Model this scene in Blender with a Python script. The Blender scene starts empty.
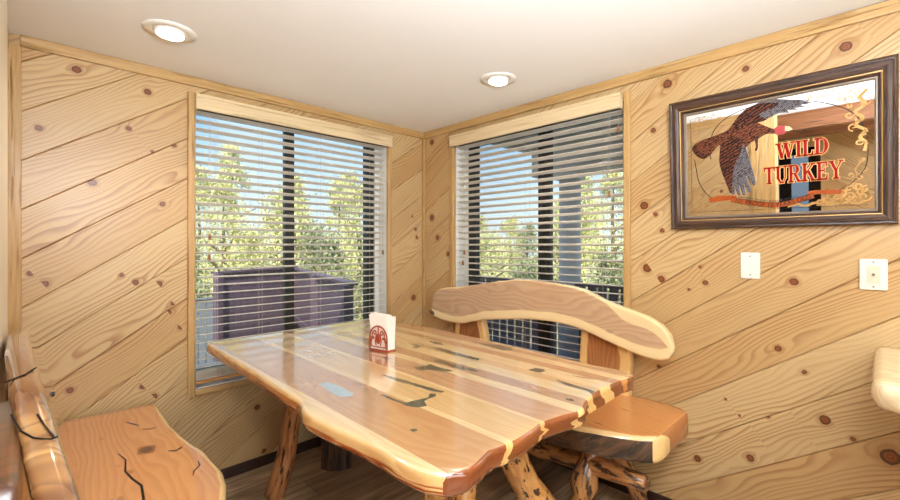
import bpy, bmesh, math, random
from mathutils import Vector, Matrix
random.seed(7)
S = bpy.context.scene
C = S.collection
R = math.radians

# ------------------------------------------------------------------ camera, world, sun, exposure
cd = bpy.data.cameras.new('camera'); cam = bpy.data.objects.new('camera', cd); C.objects.link(cam)
cam.location = (-2.340, -2.691, 1.356)
cam.rotation_euler = (R(90), 0, R(45.5-90))
cd.sensor_width = 36; cd.lens = 36*427/900; cd.shift_y = -5/900; cd.clip_start = .02; cd.clip_end = 400
S.camera = cam
S.view_settings.view_transform = 'Standard'; S.view_settings.look = 'None'
S.view_settings.exposure = 0.06; S.view_settings.gamma = 1; S.view_settings.use_curve_mapping = False

W = bpy.data.worlds.new('sky'); S.world = W; W.use_nodes = True
wt = W.node_tree; wt.nodes.clear()
tc = wt.nodes.new('ShaderNodeTexCoord'); sx = wt.nodes.new('ShaderNodeSeparateXYZ')
rp = wt.nodes.new('ShaderNodeValToRGB'); bg = wt.nodes.new('ShaderNodeBackground'); wo = wt.nodes.new('ShaderNodeOutputWorld')
cn = wt.nodes.new('ShaderNodeTexNoise'); cn.inputs['Scale'].default_value = 2.2; cn.inputs['Detail'].default_value = 5
cr = wt.nodes.new('ShaderNodeMapRange'); cr.inputs[1].default_value = .5; cr.inputs[2].default_value = .75
cm = wt.nodes.new('ShaderNodeMix'); cm.data_type = 'RGBA'; cm.inputs[7].default_value = (.74, .78, .82, 1)
e = rp.color_ramp.elements
e[0].position = 0; e[0].color = (.66, .72, .76, 1); e[1].position = 1; e[1].color = (.14, .32, .70, 1)
m_ = rp.color_ramp.elements.new(.12); m_.color = (.52, .66, .80, 1); m_ = rp.color_ramp.elements.new(.26); m_.color = (.26, .48, .78, 1)
wt.links.new(tc.outputs['Generated'], sx.inputs[0]); wt.links.new(sx.outputs['Z'], rp.inputs[0])
wt.links.new(tc.outputs['Generated'], cn.inputs['Vector']); wt.links.new(cn.outputs['Fac'], cr.inputs[0])
wt.links.new(cr.outputs[0], cm.inputs[0]); wt.links.new(rp.outputs[0], cm.inputs[6])
wt.links.new(cm.outputs[2], bg.inputs['Color']); wt.links.new(bg.outputs[0], wo.inputs[0])
bg.inputs['Strength'].default_value = 1.6

def light(name, kind, loc, rot, energy, color=(1, 1, 1), **kw):
    l = bpy.data.lights.new(name, kind); l.energy = energy; l.color = color
    for k, v in kw.items(): setattr(l, k, v)
    o = bpy.data.objects.new(name, l); C.objects.link(o); o.location = loc; o.rotation_euler = rot
    return o
light('sun', 'SUN', (0, 0, 20), (R(46), 0, R(-38)), 8.5, (1, .95, .84), angle=R(.6))
# unseen area light added behind the back window; daylight at the side door
light('back_wall_fill', 'AREA', (-2.4, -5.35, 1.35), (R(90), 0, 0), 85, (.93, .96, 1), shape='RECTANGLE', size=2.6, size_y=1.7)
light('kitchen_door_daylight', 'AREA', (-5.3, -1.82, 1.2), (R(90), 0, R(-90)), 4.5, (.96, .98, 1), shape='RECTANGLE', size=.6, size_y=1.9)

# unseen area light added to brighten the ceiling above and behind the camera
light('ceiling_fill', 'AREA', (-2.0, -3.0, 1.75), (R(160), 0, R(-40)), 92, (.84, .92, 1), shape='DISK', size=.35)

light('window_fill', 'AREA', (-2.38, -2.85, 1.98), (R(72), 0, R(-44)), 13, (.94, .97, 1), shape='DISK', size=.25)  # unseen area light added near the camera to brighten the blinds

# ------------------------------------------------------------------ node helper
class NT:
    def __init__(s, name):
        s.m = bpy.data.materials.new(name); s.m.use_nodes = True; s.t = s.m.node_tree; s.t.nodes.clear()
        s.out = s.n('ShaderNodeOutputMaterial'); s.b = s.n('ShaderNodeBsdfPrincipled'); s.l(s.b.outputs[0], s.out.inputs[0])
    def n(s, t, **kw):
        x = s.t.nodes.new(t)
        for k, v in kw.items(): setattr(x, k, v)
        return x
    def l(s, a, b): s.t.links.new(a, b)
    def v(s, inp, val):
        if hasattr(val, 'is_linked') or hasattr(val, 'links'): s.l(val, inp)
        else: inp.default_value = val
    def M(s, op, a, b=0.0, c=None):
        x = s.n('ShaderNodeMath', operation=op); s.v(x.inputs[0], a); s.v(x.inputs[1], b)
        if c is not None: s.v(x.inputs[2], c)
        return x.outputs[0]
    def sstep(s, a, lo, hi, o0=0.0, o1=1.0):
        x = s.n('ShaderNodeMapRange', interpolation_type='SMOOTHSTEP'); s.v(x.inputs[0], a)
        for i, q in enumerate((lo, hi, o0, o1)): s.v(x.inputs[i+1], q)
        return x.outputs[0]
    def mix(s, f, a, b, bt='MIX'):
        x = s.n('ShaderNodeMix', data_type='RGBA', blend_type=bt); s.v(x.inputs[0], f)
        for i, q in ((6, a), (7, b)):
            if isinstance(q, (tuple, list)): q = (*q[:3], 1)
            s.v(x.inputs[i], q)
        return x.outputs[2]
    def xyz(s, x=0.0, y=0.0, z=0.0):
        k = s.n('ShaderNodeCombineXYZ'); s.v(k.inputs[0], x); s.v(k.inputs[1], y); s.v(k.inputs[2], z); return k.outputs[0]
    def sep(s, v):
        k = s.n('ShaderNodeSeparateXYZ'); s.l(v, k.inputs[0]); return k.outputs
    def noise(s, vec, scale=5, detail=3, rough=.5, dist=0.0):
        k = s.n('ShaderNodeTexNoise'); s.l(vec, k.inputs['Vector']); k.inputs['Scale'].default_value = scale
        k.inputs['Detail'].default_value = detail; k.inputs['Roughness'].default_value = rough; k.inputs['Distortion'].default_value = dist
        return k.outputs['Fac']
    def uv(s, name='UVMap'):
        k = s.n('ShaderNodeUVMap'); k.uv_map = name; return s.sep(k.outputs[0])
    def attr(s, name):
        k = s.n('ShaderNodeAttribute'); k.attribute_name = name; return s.sep(k.outputs['Vector'])
    def obj(s):
        return s.n('ShaderNodeTexCoord').outputs['Object']
    def bump(s, h, strength=.3, dist=.002):
        k = s.n('ShaderNodeBump'); k.inputs['Strength'].default_value = strength; k.inputs['Distance'].default_value = dist
        s.l(h, k.inputs['Height']); s.l(k.outputs[0], s.b.inputs['Normal'])
    def set(s, color=None, rough=.5, metal=0, spec=.5, coat=0, coat_rough=.05, ior=1.5):
        if color is not None:
            if isinstance(color, (tuple, list)): color = (*color[:3], 1)
            s.v(s.b.inputs['Base Color'], color)
        s.v(s.b.inputs['Roughness'], rough); s.b.inputs['Metallic'].default_value = metal
        s.b.inputs['Specular IOR Level'].default_value = spec; s.b.inputs['IOR'].default_value = ior
        s.b.inputs['Coat Weight'].default_value = coat; s.b.inputs['Coat Roughness'].default_value = coat_rough
        return s.m

def sr(r, g, b):
    f = lambda c: ((c/255+.055)/1.055)**2.4 if c/255 > .04045 else c/255/12.92
    return (f(r), f(g), f(b))

def plain(name, col, rough=.5, metal=0, var=.04, scale=20, **kw):
    k = NT(name); n = k.noise(k.obj(), scale, 3)
    a = tuple(c*(1-var) for c in col); b = tuple(min(1, c*(1+var)) for c in col)
    return k.set(k.mix(n, a, b), rough, metal, **kw)

def pine_panel(name, light_c, mid_c, grain_c, rough=.38, coat=.15):
    """boards: UVMap = metres along / across (+random offset), knot = metres from the board's nearest knot, board = (tone, knot radius, seed)"""
    k = NT(name)
    u, v, _ = k.uv(); kx, ky, _ = k.uv('knot'); tone, kr, seed = k.attr('board')
    d2 = k.M('ADD', k.M('MULTIPLY', k.M('MULTIPLY', kx, kx), .55), k.M('MULTIPLY', ky, ky))
    d = k.M('SQRT', k.M('ADD', k.M('MULTIPLY', kx, kx), k.M('MULTIPLY', ky, ky)))
    R2 = k.M('MULTIPLY', k.M('MULTIPLY', kr, kr), 4.5)
    den = k.M('ADD', d2, k.M('MULTIPLY', k.M('MULTIPLY', kr, kr), 1.3))
    pull = k.M('MULTIPLY', ky, k.M('DIVIDE', R2, den))
    vv = k.M('SUBTRACT', v, k.M('MULTIPLY', pull, .75))
    slow = k.noise(k.xyz(k.M('MULTIPLY', u, 1.6), k.M('MULTIPLY', v, 5.5), seed), 1.0, 2, .45)
    slow2 = k.noise(k.xyz(k.M('MULTIPLY', u, .7), k.M('MULTIPLY', v, 3), k.M('ADD', seed, 9)), 1.0, 1)
    fld = k.M('ADD', k.M('ADD', k.M('MULTIPLY', vv, 50), k.M('MULTIPLY', slow, 10)), k.M('MULTIPLY', slow2, 8))
    fr = k.M('FRACT', fld)
    ring = k.M('MULTIPLY', k.sstep(fr, .35, .88), k.sstep(fr, .88, 1.0, 1, 0))
    amt = k.sstep(k.noise(k.xyz(k.M('MULTIPLY', u, 1.1), k.M('MULTIPLY', v, 7), k.M('ADD', seed, 3)), 1, 2), .3, .68, .25, .95)
    fine = k.noise(k.xyz(k.M('MULTIPLY', u, 9), k.M('MULTIPLY', v, 260), seed), 1, 2)
    c = k.mix(tone, light_c, mid_c)
    c = k.mix(k.M('MULTIPLY', k.M('MULTIPLY', ring, amt), .8), c, grain_c)
    c = k.mix(k.M('MULTIPLY', k.sstep(fine, .45, .8), .22), c, grain_c)
    # amber halo and the knot itself
    rn = k.M('ADD', d, k.M('MULTIPLY', k.M('SUBTRACT', k.noise(k.xyz(kx, ky, seed), 60, 2), .5), .009))
    q = k.M('DIVIDE', rn, k.M('MAXIMUM', kr, .001))
    kring = k.M('FRACT', k.M('MULTIPLY', q, 2.6))
    c = k.mix(k.sstep(q, 1.0, 2.4, .55, 0), c, sr(158, 108, 58))
    kc = k.mix(kring, sr(150, 82, 34), sr(92, 44, 16)); kc = k.mix(k.sstep(q, .62, .95), kc, sr(58, 28, 10))
    c = k.mix(k.sstep(q, .92, 1.12, 1, 0), c, kc)
    k.bump(k.M('ADD', k.M('MULTIPLY', ring, .6), fine), .18, .0008)
    return k.set(c, rough, coat=coat, coat_rough=.25)

def slab_wood(name, heart, heart2, sap, dark, sap0=.03, sap1=.03, strips=None, rough=.2, coat=.6, knots=.0, ring_f=30, wave=7, coat_rough=.06, redpatch=None, ior=1.5):
    """live edge slab: UVMap = metres along / across, edge = distance from the two live edges"""
    k = NT(name)
    u, v, _ = k.uv(); e0, e1, side = k.attr('edge')
    slow = k.noise(k.xyz(k.M('MULTIPLY', u, 1.3), k.M('MULTIPLY', v, 4)), 1, 2)
    slow2 = k.noise(k.xyz(k.M('MULTIPLY', u, 3), k.M('MULTIPLY', v, 9), 4.0), 1, 2)
    fld = k.M('ADD', k.M('MULTIPLY', v, ring_f), k.M('MULTIPLY', slow, wave*2)); fld = k.M('ADD', fld, k.M('MULTIPLY', slow2, wave*.4))
    fr = k.M('FRACT', fld); ring = k.M('MULTIPLY', k.sstep(fr, .1, .8), k.sstep(fr, .8, 1, 1, 0))
    fine = k.noise(k.xyz(k.M('MULTIPLY', u, 12), k.M('MULTIPLY', v, 220)), 1, 3)
    if strips:
        rp = k.n('ShaderNodeValToRGB'); rp.color_ramp.interpolation = 'CONSTANT'
        wob = k.M('MULTIPLY', k.M('SUBTRACT', k.noise(k.xyz(k.M('MULTIPLY', u, 1.2), 0.0, 0.0), 1, 1), .5), .02)
        lo, hi = strips[0][0], strips[-1][0]+.2
        k.l(k.M('DIVIDE', k.M('SUBTRACT', k.M('ADD', v, wob), lo), hi-lo), rp.inputs[0])
        el = rp.color_ramp.elements
        for i, (p, col) in enumerate(strips):
            q = el[i] if i < 2 else el.new((p-lo)/(hi-lo)); q.position = (p-lo)/(hi-lo); q.color = (*col, 1)
        base = rp.outputs[0]
        c = k.mix(k.M('MULTIPLY', ring, .28), base, k.mix(1.0, base, (.72, .56, .42), 'MULTIPLY'))
        blot = k.noise(k.xyz(k.M('MULTIPLY', u, 1.5), k.M('MULTIPLY', v, 10), 2.0), 1, 3)
        c = k.mix(k.sstep(blot, .5, .75, 0, .4), c, k.mix(1.0, c, (.78, .6, .45), 'MULTIPLY'))
    else:
        c = k.mix(slow, heart, heart2)
        c = k.mix(k.M('MULTIPLY', ring, .36), c, dark)
        wv = k.M('MULTIPLY', k.M('SUBTRACT', slow2, .5), .03)
        if sap0: c = k.mix(k.sstep(k.M('ADD', e0, wv), sap0-.004, sap0+.004, 1, 0), c, sap)
        if sap1:
            th = k.M('ADD', k.M('MULTIPLY', k.sstep(u, 1.62, 1.76), .058 if name.startswith('backrest') else 0.0), sap1)
            c = k.mix(k.sstep(k.M('SUBTRACT', k.M('ADD', e1, wv), th), -.004, .004, 1, 0), c, sap)
    if redpatch:
        c = k.mix(k.M('MULTIPLY', k.sstep(u, -1.40, -1.34), k.sstep(side, .22, .32)), c, k.mix(ring, sr(192, 122, 62), sr(160, 92, 42)))
        rn = k.noise(k.xyz(k.M('MULTIPLY', u, 4), k.M('MULTIPLY', side, 4)), 1, 2)
        c = k.mix(k.M('MULTIPLY', k.sstep(side, .45, .6), k.sstep(rn, .42, .5)), c, redpatch)
    c = k.mix(k.M('MULTIPLY', k.sstep(fine, .5, .8), .22), c, dark)
    if knots:
        vo = k.n('ShaderNodeTexVoronoi'); k.l(k.xyz(k.M('MULTIPLY', u, 5), k.M('MULTIPLY', v, 11)), vo.inputs['Vector']); vo.inputs['Scale'].default_value = 1
        c = k.mix(k.M('MULTIPLY', k.sstep(vo.outputs['Distance'], .06, .14, 1, 0), knots), c, sr(60, 34, 22))
    k.bump(fine, .05, .0006)
    return k.set(c, rough, coat=coat, coat_rough=coat_rough, ior=ior)

def bark(name, a, b, c3, rough=.55, su=5, sv=60, coat=.2, thr=(.56, .7), deep=.006):
    k = NT(name); u, v, _ = k.uv()
    n1 = k.noise(k.xyz(k.M('MULTIPLY', u, su), k.M('MULTIPLY', v, sv)), 1, 4, .6, .4)
    n2 = k.noise(k.xyz(k.M('MULTIPLY', u, su*1.1), k.M('MULTIPLY', v, sv*.9), 5.0), 1, 4, .6)
    c = k.mix(k.sstep(n1, .35, .62), a, b); c = k.mix(k.sstep(n2, *thr), c, c3)
    k.bump(k.M('ADD', n1, k.M('SUBTRACT', 1.0, k.sstep(n2, *thr))), .8, deep)
    return k.set(c, rough, coat=coat, coat_rough=.2)

M = {}
M['pine'] = pine_panel('knotty_pine_boards', sr(205, 176, 128), sr(192, 156, 105), sr(150, 100, 52))
M['trim'] = bark('pine_trim', sr(196, 160, 104), sr(184, 144, 88), sr(160, 116, 64), .4, 2.5, 55)
M['backing'] = plain('wall_backing', sr(120, 80, 45), .8)
k = NT('ceiling_paint'); n = k.noise(k.obj(), 160, 3); k.bump(n, .25, .003); M['ceiling'] = k.set(sr(242, 244, 244), .8)
# floor planks
k = NT('vinyl_plank_floor'); o = k.sep(k.obj())
br = k.n('ShaderNodeTexBrick'); k.l(k.xyz(o[0], o[1], 0.0), br.inputs['Vector']); br.offset = .37
br.inputs['Scale'].default_value = 1; br.inputs['Mortar Size'].default_value = .0016; br.inputs['Brick Width'].default_value = 1.22; br.inputs['Row Height'].default_value = .178
br.inputs['Color1'].default_value = (*sr(210, 180, 144), 1); br.inputs['Color2'].default_value = (*sr(150, 122, 94), 1); br.inputs['Mortar'].default_value = (*sr(52, 38, 28), 1); br.inputs['Bias'].default_value = -.1
g = k.noise(k.xyz(k.M('MULTIPLY', o[0], 2.2), k.M('MULTIPLY', o[1], 34)), 1, 4, .6, .6); g2 = k.noise(k.xyz(k.M('MULTIPLY', o[0], 3), k.M('MULTIPLY', o[1], 7), 3.0), 1, 3)
c = k.mix(k.sstep(g, .35, .7, 0, .6), br.outputs['Color'], sr(84, 64, 46)); c = k.mix(k.sstep(g2, .5, .75, 0, .6), c, sr(70, 52, 38)); c = k.mix(k.sstep(g2, .25, .42, .45, 0), c, sr(176, 152, 120))
k.bump(g, .15, .001); M['floor'] = k.set(c, .36)
M['base'] = plain('dark_baseboard', sr(52, 30, 20), .5)
CR, TN, BR_, PK = sr(226, 198, 150), sr(210, 174, 122), sr(184, 138, 94), sr(198, 154, 116)
M['table'] = slab_wood('laminated_tabletop', BR_, PK, CR, sr(120, 66, 32),
    strips=[(-1.80, CR), (-1.655, sr(188, 144, 100)), (-1.442, CR), (-1.415, TN), (-1.262, CR), (-1.248, sr(190, 146, 110)), (-1.115, CR), (-1.06, sr(184, 138, 98)), (-.985, CR),
            (-.91, TN), (-.85, CR), (-.76, sr(190, 142, 98)), (-.70, CR), (-.645, sr(194, 144, 98))], rough=.16, coat=1, coat_rough=.10, ring_f=26, wave=5, ior=1.6)
M['table'].node_tree.nodes['Principled BSDF'].inputs['Coat IOR'].default_value = 2.4
M['table_edge'] = slab_wood('tabletop_live_edge', sr(214, 172, 112), sr(226, 190, 132), sr(226, 190, 132), sr(176, 116, 60), 0, 0, ring_f=14, wave=9, rough=.18, coat=1, redpatch=sr(150, 66, 26))
M['end_grain'] = slab_wood('tabletop_end_edge', sr(168, 92, 44), sr(122, 64, 32), CR, sr(96, 44, 20),
    strips=[(-1.80, sr(240, 206, 142)), (-1.655, sr(122, 64, 32)), (-1.442, sr(226, 180, 112)), (-1.415, sr(140, 80, 42)), (-1.262, sr(226, 176, 110)), (-1.24, sr(130, 72, 38)), (-1.10, sr(236, 190, 124)), (-1.06, sr(124, 68, 36)), (-.985, sr(232, 186, 116)), (-.93, sr(134, 76, 40)),
            (-.86, sr(230, 186, 118)), (-.78, sr(130, 72, 38)), (-.70, sr(196, 128, 70)), (-.66, sr(118, 62, 30))], rough=.14, coat=1, ring_f=40, wave=3)
M['inlay'] = None
k = NT('green_stone_inlay'); vo = k.n('ShaderNodeTexVoronoi'); k.l(k.obj(), vo.inputs['Vector']); vo.inputs['Scale'].default_value = 260
M['inlay'] = k.set(k.mix(k.sstep(vo.outputs['Distance'], .2, .7), sr(30, 42, 40), sr(66, 82, 74)), .14, coat=1)
M['inlay_blue'] = plain('pale_blue_inlay', sr(160, 172, 176), .12, coat=1, var=.15, scale=40)
M['seat'] = slab_wood('juniper_seat', sr(214, 154, 94), sr(202, 134, 74), sr(232, 194, 134), sr(176, 108, 58), .022, .022, ring_f=44, wave=5, rough=.22, coat=.7, knots=.35)
M['seat_end'] = slab_wood('seat_end_grain', sr(186, 120, 66), sr(164, 98, 50), sr(240, 200, 134), sr(120, 60, 28), .05, 0, ring_f=60, wave=3, rough=.2, coat=.8)
M['bark'] = bark('dark_bark_edge', sr(30, 20, 13), sr(92, 62, 38), sr(120, 84, 50), .5, 9, 45, .4)
M['back'] = slab_wood('backrest_heartwood', sr(208, 172, 134), sr(190, 152, 118), sr(240, 212, 160), sr(156, 114, 80), .055, .004, ring_f=24, wave=6, rough=.2, coat=.6, knots=.25)
M['back_left'] = slab_wood('backrest_figured_wood', sr(206, 144, 80), sr(150, 92, 50), sr(226, 176, 104), sr(96, 54, 28), .004, .004, ring_f=16, wave=14, rough=.16, coat=1, knots=.0, ior=1.55)
k = NT('backrest_figured_wood'); u, v, _ = k.uv(); e0, e1, sd = k.attr('edge')
w1 = k.noise(k.xyz(k.M('MULTIPLY', u, 2.6), k.M('MULTIPLY', v, 5)), 1, 3, .5, 1.2); fr = k.M('FRACT', k.M('MULTIPLY', w1, 13)); rg = k.M('MULTIPLY', k.sstep(fr, .2, .8), k.sstep(fr, .8, 1, 1, 0))
w2 = k.noise(k.xyz(k.M('MULTIPLY', u, 3.2), k.M('MULTIPLY', v, 3), 7.0), 1, 2, .5, .6)
c = k.mix(k.sstep(w2, .44, .56), sr(196, 148, 90), sr(120, 74, 42)); c = k.mix(k.M('MULTIPLY', rg, .5), c, sr(96, 56, 32))
w3 = k.noise(k.xyz(k.M('MULTIPLY', u, 5), k.M('MULTIPLY', v, 12), 2.0), 1, 3); c = k.mix(k.sstep(w3, .6, .7, 0, .6), c, sr(84, 48, 28))
M['back_left'] = k.set(c, .14, coat=1, coat_rough=.04)
M['post'] = slab_wood('post_wood', sr(188, 128, 76), sr(160, 98, 54), sr(232, 190, 124), sr(96, 52, 28), .05, .05, ring_f=34, wave=6, rough=.3, coat=.5, knots=.7)
M['post_dark'] = slab_wood('dark_figured_post', sr(118, 70, 38), sr(78, 44, 24), sr(80, 46, 26), sr(46, 24, 14), .02, .02, ring_f=16, wave=14, rough=.3, coat=.5, knots=.8)
M['log'] = bark('peeled_log', sr(150, 98, 52), sr(188, 134, 78), sr(70, 42, 26), .35, 7, 34, .5, (.535, .585))
M['log_red'] = bark('peeled_red_log', sr(164, 98, 52), sr(196, 134, 80), sr(76, 42, 24), .4, 8, 50, .4, (.55, .60))
M['log_spot'] = bark('knotty_amber_log', sr(186, 128, 66), sr(212, 158, 92), sr(50, 26, 15), .3, 15, 40, .6, (.56, .60))
M['stump'] = bark('shaggy_bark', sr(28, 18, 13), sr(92, 62, 40), sr(150, 108, 70), .85, 3, 34, 0)
M['stump_light'] = bark('half_barked_slab', sr(226, 176, 104), sr(206, 148, 82), sr(40, 24, 16), .4, 12, 30)
M['blind'] = plain('cream_blind_slat', sr(248, 243, 234), .4, var=.01)
k = NT('cream_blind_slat'); k.set(sr(250, 246, 238), .4); tl = k.n('ShaderNodeBsdfTranslucent'); tl.inputs[0].default_value = (.98, .95, .90, 1); mx = k.n('ShaderNodeMixShader'); mx.inputs[0].default_value = .62
k.l(k.b.outputs[0], mx.inputs[1]); k.l(tl.outputs[0], mx.inputs[2]); k.l(mx.outputs[0], k.out.inputs[0]); M['blind'] = k.m
M['valance'] = bark('pale_valance', sr(226, 204, 164), sr(220, 194, 150), sr(210, 180, 132), .4, 2, 90)
M['rail'] = bark('blind_rail_wood', sr(226, 176, 112), sr(206, 148, 84), sr(180, 118, 60), .4, 2, 60)
M['cord'] = plain('blind_cord', sr(200, 190, 172), .8)
M['tassel'] = plain('wooden_tassel', sr(140, 92, 50), .4)
M['frame_dark'] = plain('bronze_window_frame', sr(48, 46, 44), .45, .3)
M['reveal'] = plain('white_window_reveal', sr(232, 230, 224), .6)
k = NT('window_glass'); k.t.nodes.remove(k.b); tr = k.n('ShaderNodeBsdfTransparent'); gl = k.n('ShaderNodeBsdfGlossy'); gl.inputs['Roughness'].default_value = .0
tr.inputs[0].default_value = (.93, .96, .95, 1); fz = k.n('ShaderNodeFresnel'); fz.inputs[0].default_value = 1.45; mx = k.n('ShaderNodeMixShader')
k.l(fz.outputs[0], mx.inputs[0]); k.l(tr.outputs[0], mx.inputs[1]); k.l(gl.outputs[0], mx.inputs[2]); k.l(mx.outputs[0], k.out.inputs[0]); M['glass'] = k.m
M['door_glass'] = M['glass'].copy(); M['door_glass'].name = 'tinted_door_glass'
for q in M['door_glass'].node_tree.nodes:
    if q.type == 'BSDF_TRANSPARENT': q.inputs[0].default_value = (.30, .34, .38, 1)
M['plastic'] = plain('white_plastic_plate', sr(240, 236, 226), .35, var=.01)
M['plastic2'] = plain('ivory_insert', sr(232, 220, 196), .35, var=.01)
M['steel'] = plain('brushed_steel', sr(150, 150, 148), .3, 1)
M['white_metal'] = plain('white_enamel', sr(238, 234, 226), .4, var=.01)
M['counter'] = slab_wood('pale_maple_counter', sr(246, 226, 188), sr(242, 216, 172), sr(250, 234, 200), sr(214, 178, 128), 0, 0, ring_f=20, wave=6, rough=.2, coat=.8)
M['mirror'] = plain('mirror_glass', (.93, .93, .92), .01, 1, var=.0)
M['frame_wood'] = bark('walnut_frame', sr(46, 27, 18), sr(78, 48, 30), sr(32, 18, 12), .38, 5, 120, .5)
M['frame_gold'] = plain('gilt_slip', sr(176, 140, 86), .35, .4)
M['frame_lip'] = plain('grey_brown_bead', sr(128, 112, 96), .35, .2)
M['red'] = plain('red_enamel_print', sr(146, 14, 12), .3)
M['gold'] = plain('gold_print', sr(172, 130, 76), .35, .25, var=.15, scale=120)
M['gold_edge'] = plain('pale_gold_outline', sr(228, 176, 110), .4)
M['black'] = plain('black_print', sr(28, 20, 18), .4)
M['orange'] = plain('copper_ribbon_print', sr(156, 74, 30), .4, var=.1, scale=60)
M['orange_dark'] = plain('dark_copper_ribbon_print', sr(140, 62, 30), .4)
def feathers(name, a, b, sc, dark):
    k = NT(name); o = k.obj(); s_ = k.sep(o)
    n = k.noise(o, 60, 3); w = k.M('SINE', k.M('ADD', k.M('MULTIPLY', k.M('ADD', s_[2], k.M('MULTIPLY', s_[1], .6)), sc), k.M('MULTIPLY', n, 9)))
    c = k.mix(k.sstep(w, -.2, .3), a, b); c = k.mix(k.sstep(k.noise(o, 130, 2), .5, .62), c, dark); return k.set(c, .45)
M['feather'] = feathers('brown_feather_print', sr(74, 38, 26), sr(124, 72, 44), 520, sr(34, 18, 14))
M['feather_dark'] = feathers('dark_feather_print', sr(36, 22, 18), sr(104, 56, 34), 420, sr(34, 20, 18))
M['feather_grey'] = feathers('barred_grey_feather_print', sr(30, 28, 32), sr(132, 126, 130), 900, sr(70, 58, 56))
M['head'] = plain('pink_head_print', sr(166, 70, 72), .4, var=.3, scale=300)
M['beak'] = plain('beak_print', sr(216, 190, 150), .4)
M['napkin'] = plain('white_paper_napkin', sr(244, 238, 228), .85, var=.015)
M['iron'] = plain('rust_red_iron', sr(164, 66, 34), .4, .2, var=.2, scale=90)
M['deck'] = plain('purple_brown_deck_paint', sr(88, 70, 84), .6, var=.15, scale=9)
M['deck_lt'] = plain('grey_weathered_board', sr(104, 106, 114), .7, var=.12, scale=9)
M['porch'] = plain('porch_grey_paint', sr(186, 186, 190), .7, var=.05)
M['deckfloor'] = plain('deck_floor_boards', sr(96, 112, 124), .7, var=.12)
k = NT('foliage'); n = k.noise(k.obj(), 3.5, 3); n2 = k.noise(k.obj(), 14, 2); c = k.mix(k.sstep(n, .3, .65), sr(164, 166, 104), sr(222, 214, 152)); c = k.mix(k.sstep(n2, .5, .7), c, sr(238, 234, 176))
k.set(c, .75); k.b.inputs['Subsurface Weight'].default_value = 0; M['leaf'] = k.m
k = NT('dark_foliage'); n = k.noise(k.obj(), 4, 3); M['leaf2'] = k.set(k.mix(k.sstep(n, .3, .7), sr(112, 124, 92), sr(184, 182, 136)), .8)
M['trunk'] = plain('tree_bark', sr(104, 86, 70), .9, var=.2)
k = NT('dry_ground'); n = k.noise(k.obj(), .6, 5); M['ground'] = k.set(k.mix(n, sr(120, 122, 100), sr(176, 168, 140)), .95)
k = NT('lamp_glow'); k.t.nodes.remove(k.b); em = k.n('ShaderNodeEmission'); em.inputs[0].default_value = (1, .93, .8, 1); em.inputs[1].default_value = 9; k.l(em.outputs[0], k.out.inputs[0]); M['glow'] = k.m
M['cabinet'] = bark('kitchen_cabinet_wood', sr(150, 96, 54), sr(128, 78, 42), sr(100, 58, 30), .4, 3, 50)
M['appliance'] = plain('black_appliance', sr(26, 26, 28), .15)

for q in ('red', 'gold', 'gold_edge', 'black', 'orange', 'orange_dark', 'feather', 'feather_dark', 'feather_grey', 'head', 'beak'):
    M[q].node_tree.nodes['Principled BSDF'].inputs['Specular IOR Level'].default_value = .12

# ------------------------------------------------------------------ mesh helpers
def link(name, verts, faces, mats, parent=None, mi=None, uvs=None, uv2=None, attrs=None, smooth=False, loc=None):
    me = bpy.data.meshes.new(name); me.from_pydata([tuple(v) for v in verts], [], faces)
    mats = mats if isinstance(mats, (list, tuple)) else [mats]
    for m in mats: me.materials.append(m)
    if mi: me.polygons.foreach_set('material_index', mi)
    def setuv(nm, data):
        l = me.uv_layers.new(name=nm)
        i = 0
        for fi, f in enumerate(faces):
            for j in range(len(f)): l.data[i].uv = data[fi][j]; i += 1
    if uvs: setuv('UVMap', uvs)
    if uv2: setuv('knot', uv2)
    if attrs:
        for nm, data in attrs.items():
            a = me.attributes.new(nm, 'FLOAT_VECTOR', 'CORNER'); i = 0
            for fi, f in enumerate(faces):
                for j in range(len(f)): a.data[i].vector = data[fi][j]; i += 1
    if smooth: me.polygons.foreach_set('use_smooth', [True]*len(faces))
    me.update()
    ob = bpy.data.objects.new(name, me); C.objects.link(ob)
    if parent: ob.parent = parent; ob.matrix_parent_inverse = Matrix.Translation(-Vector(parent.location)) if parent.type == 'EMPTY' else Matrix()
    return ob

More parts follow.
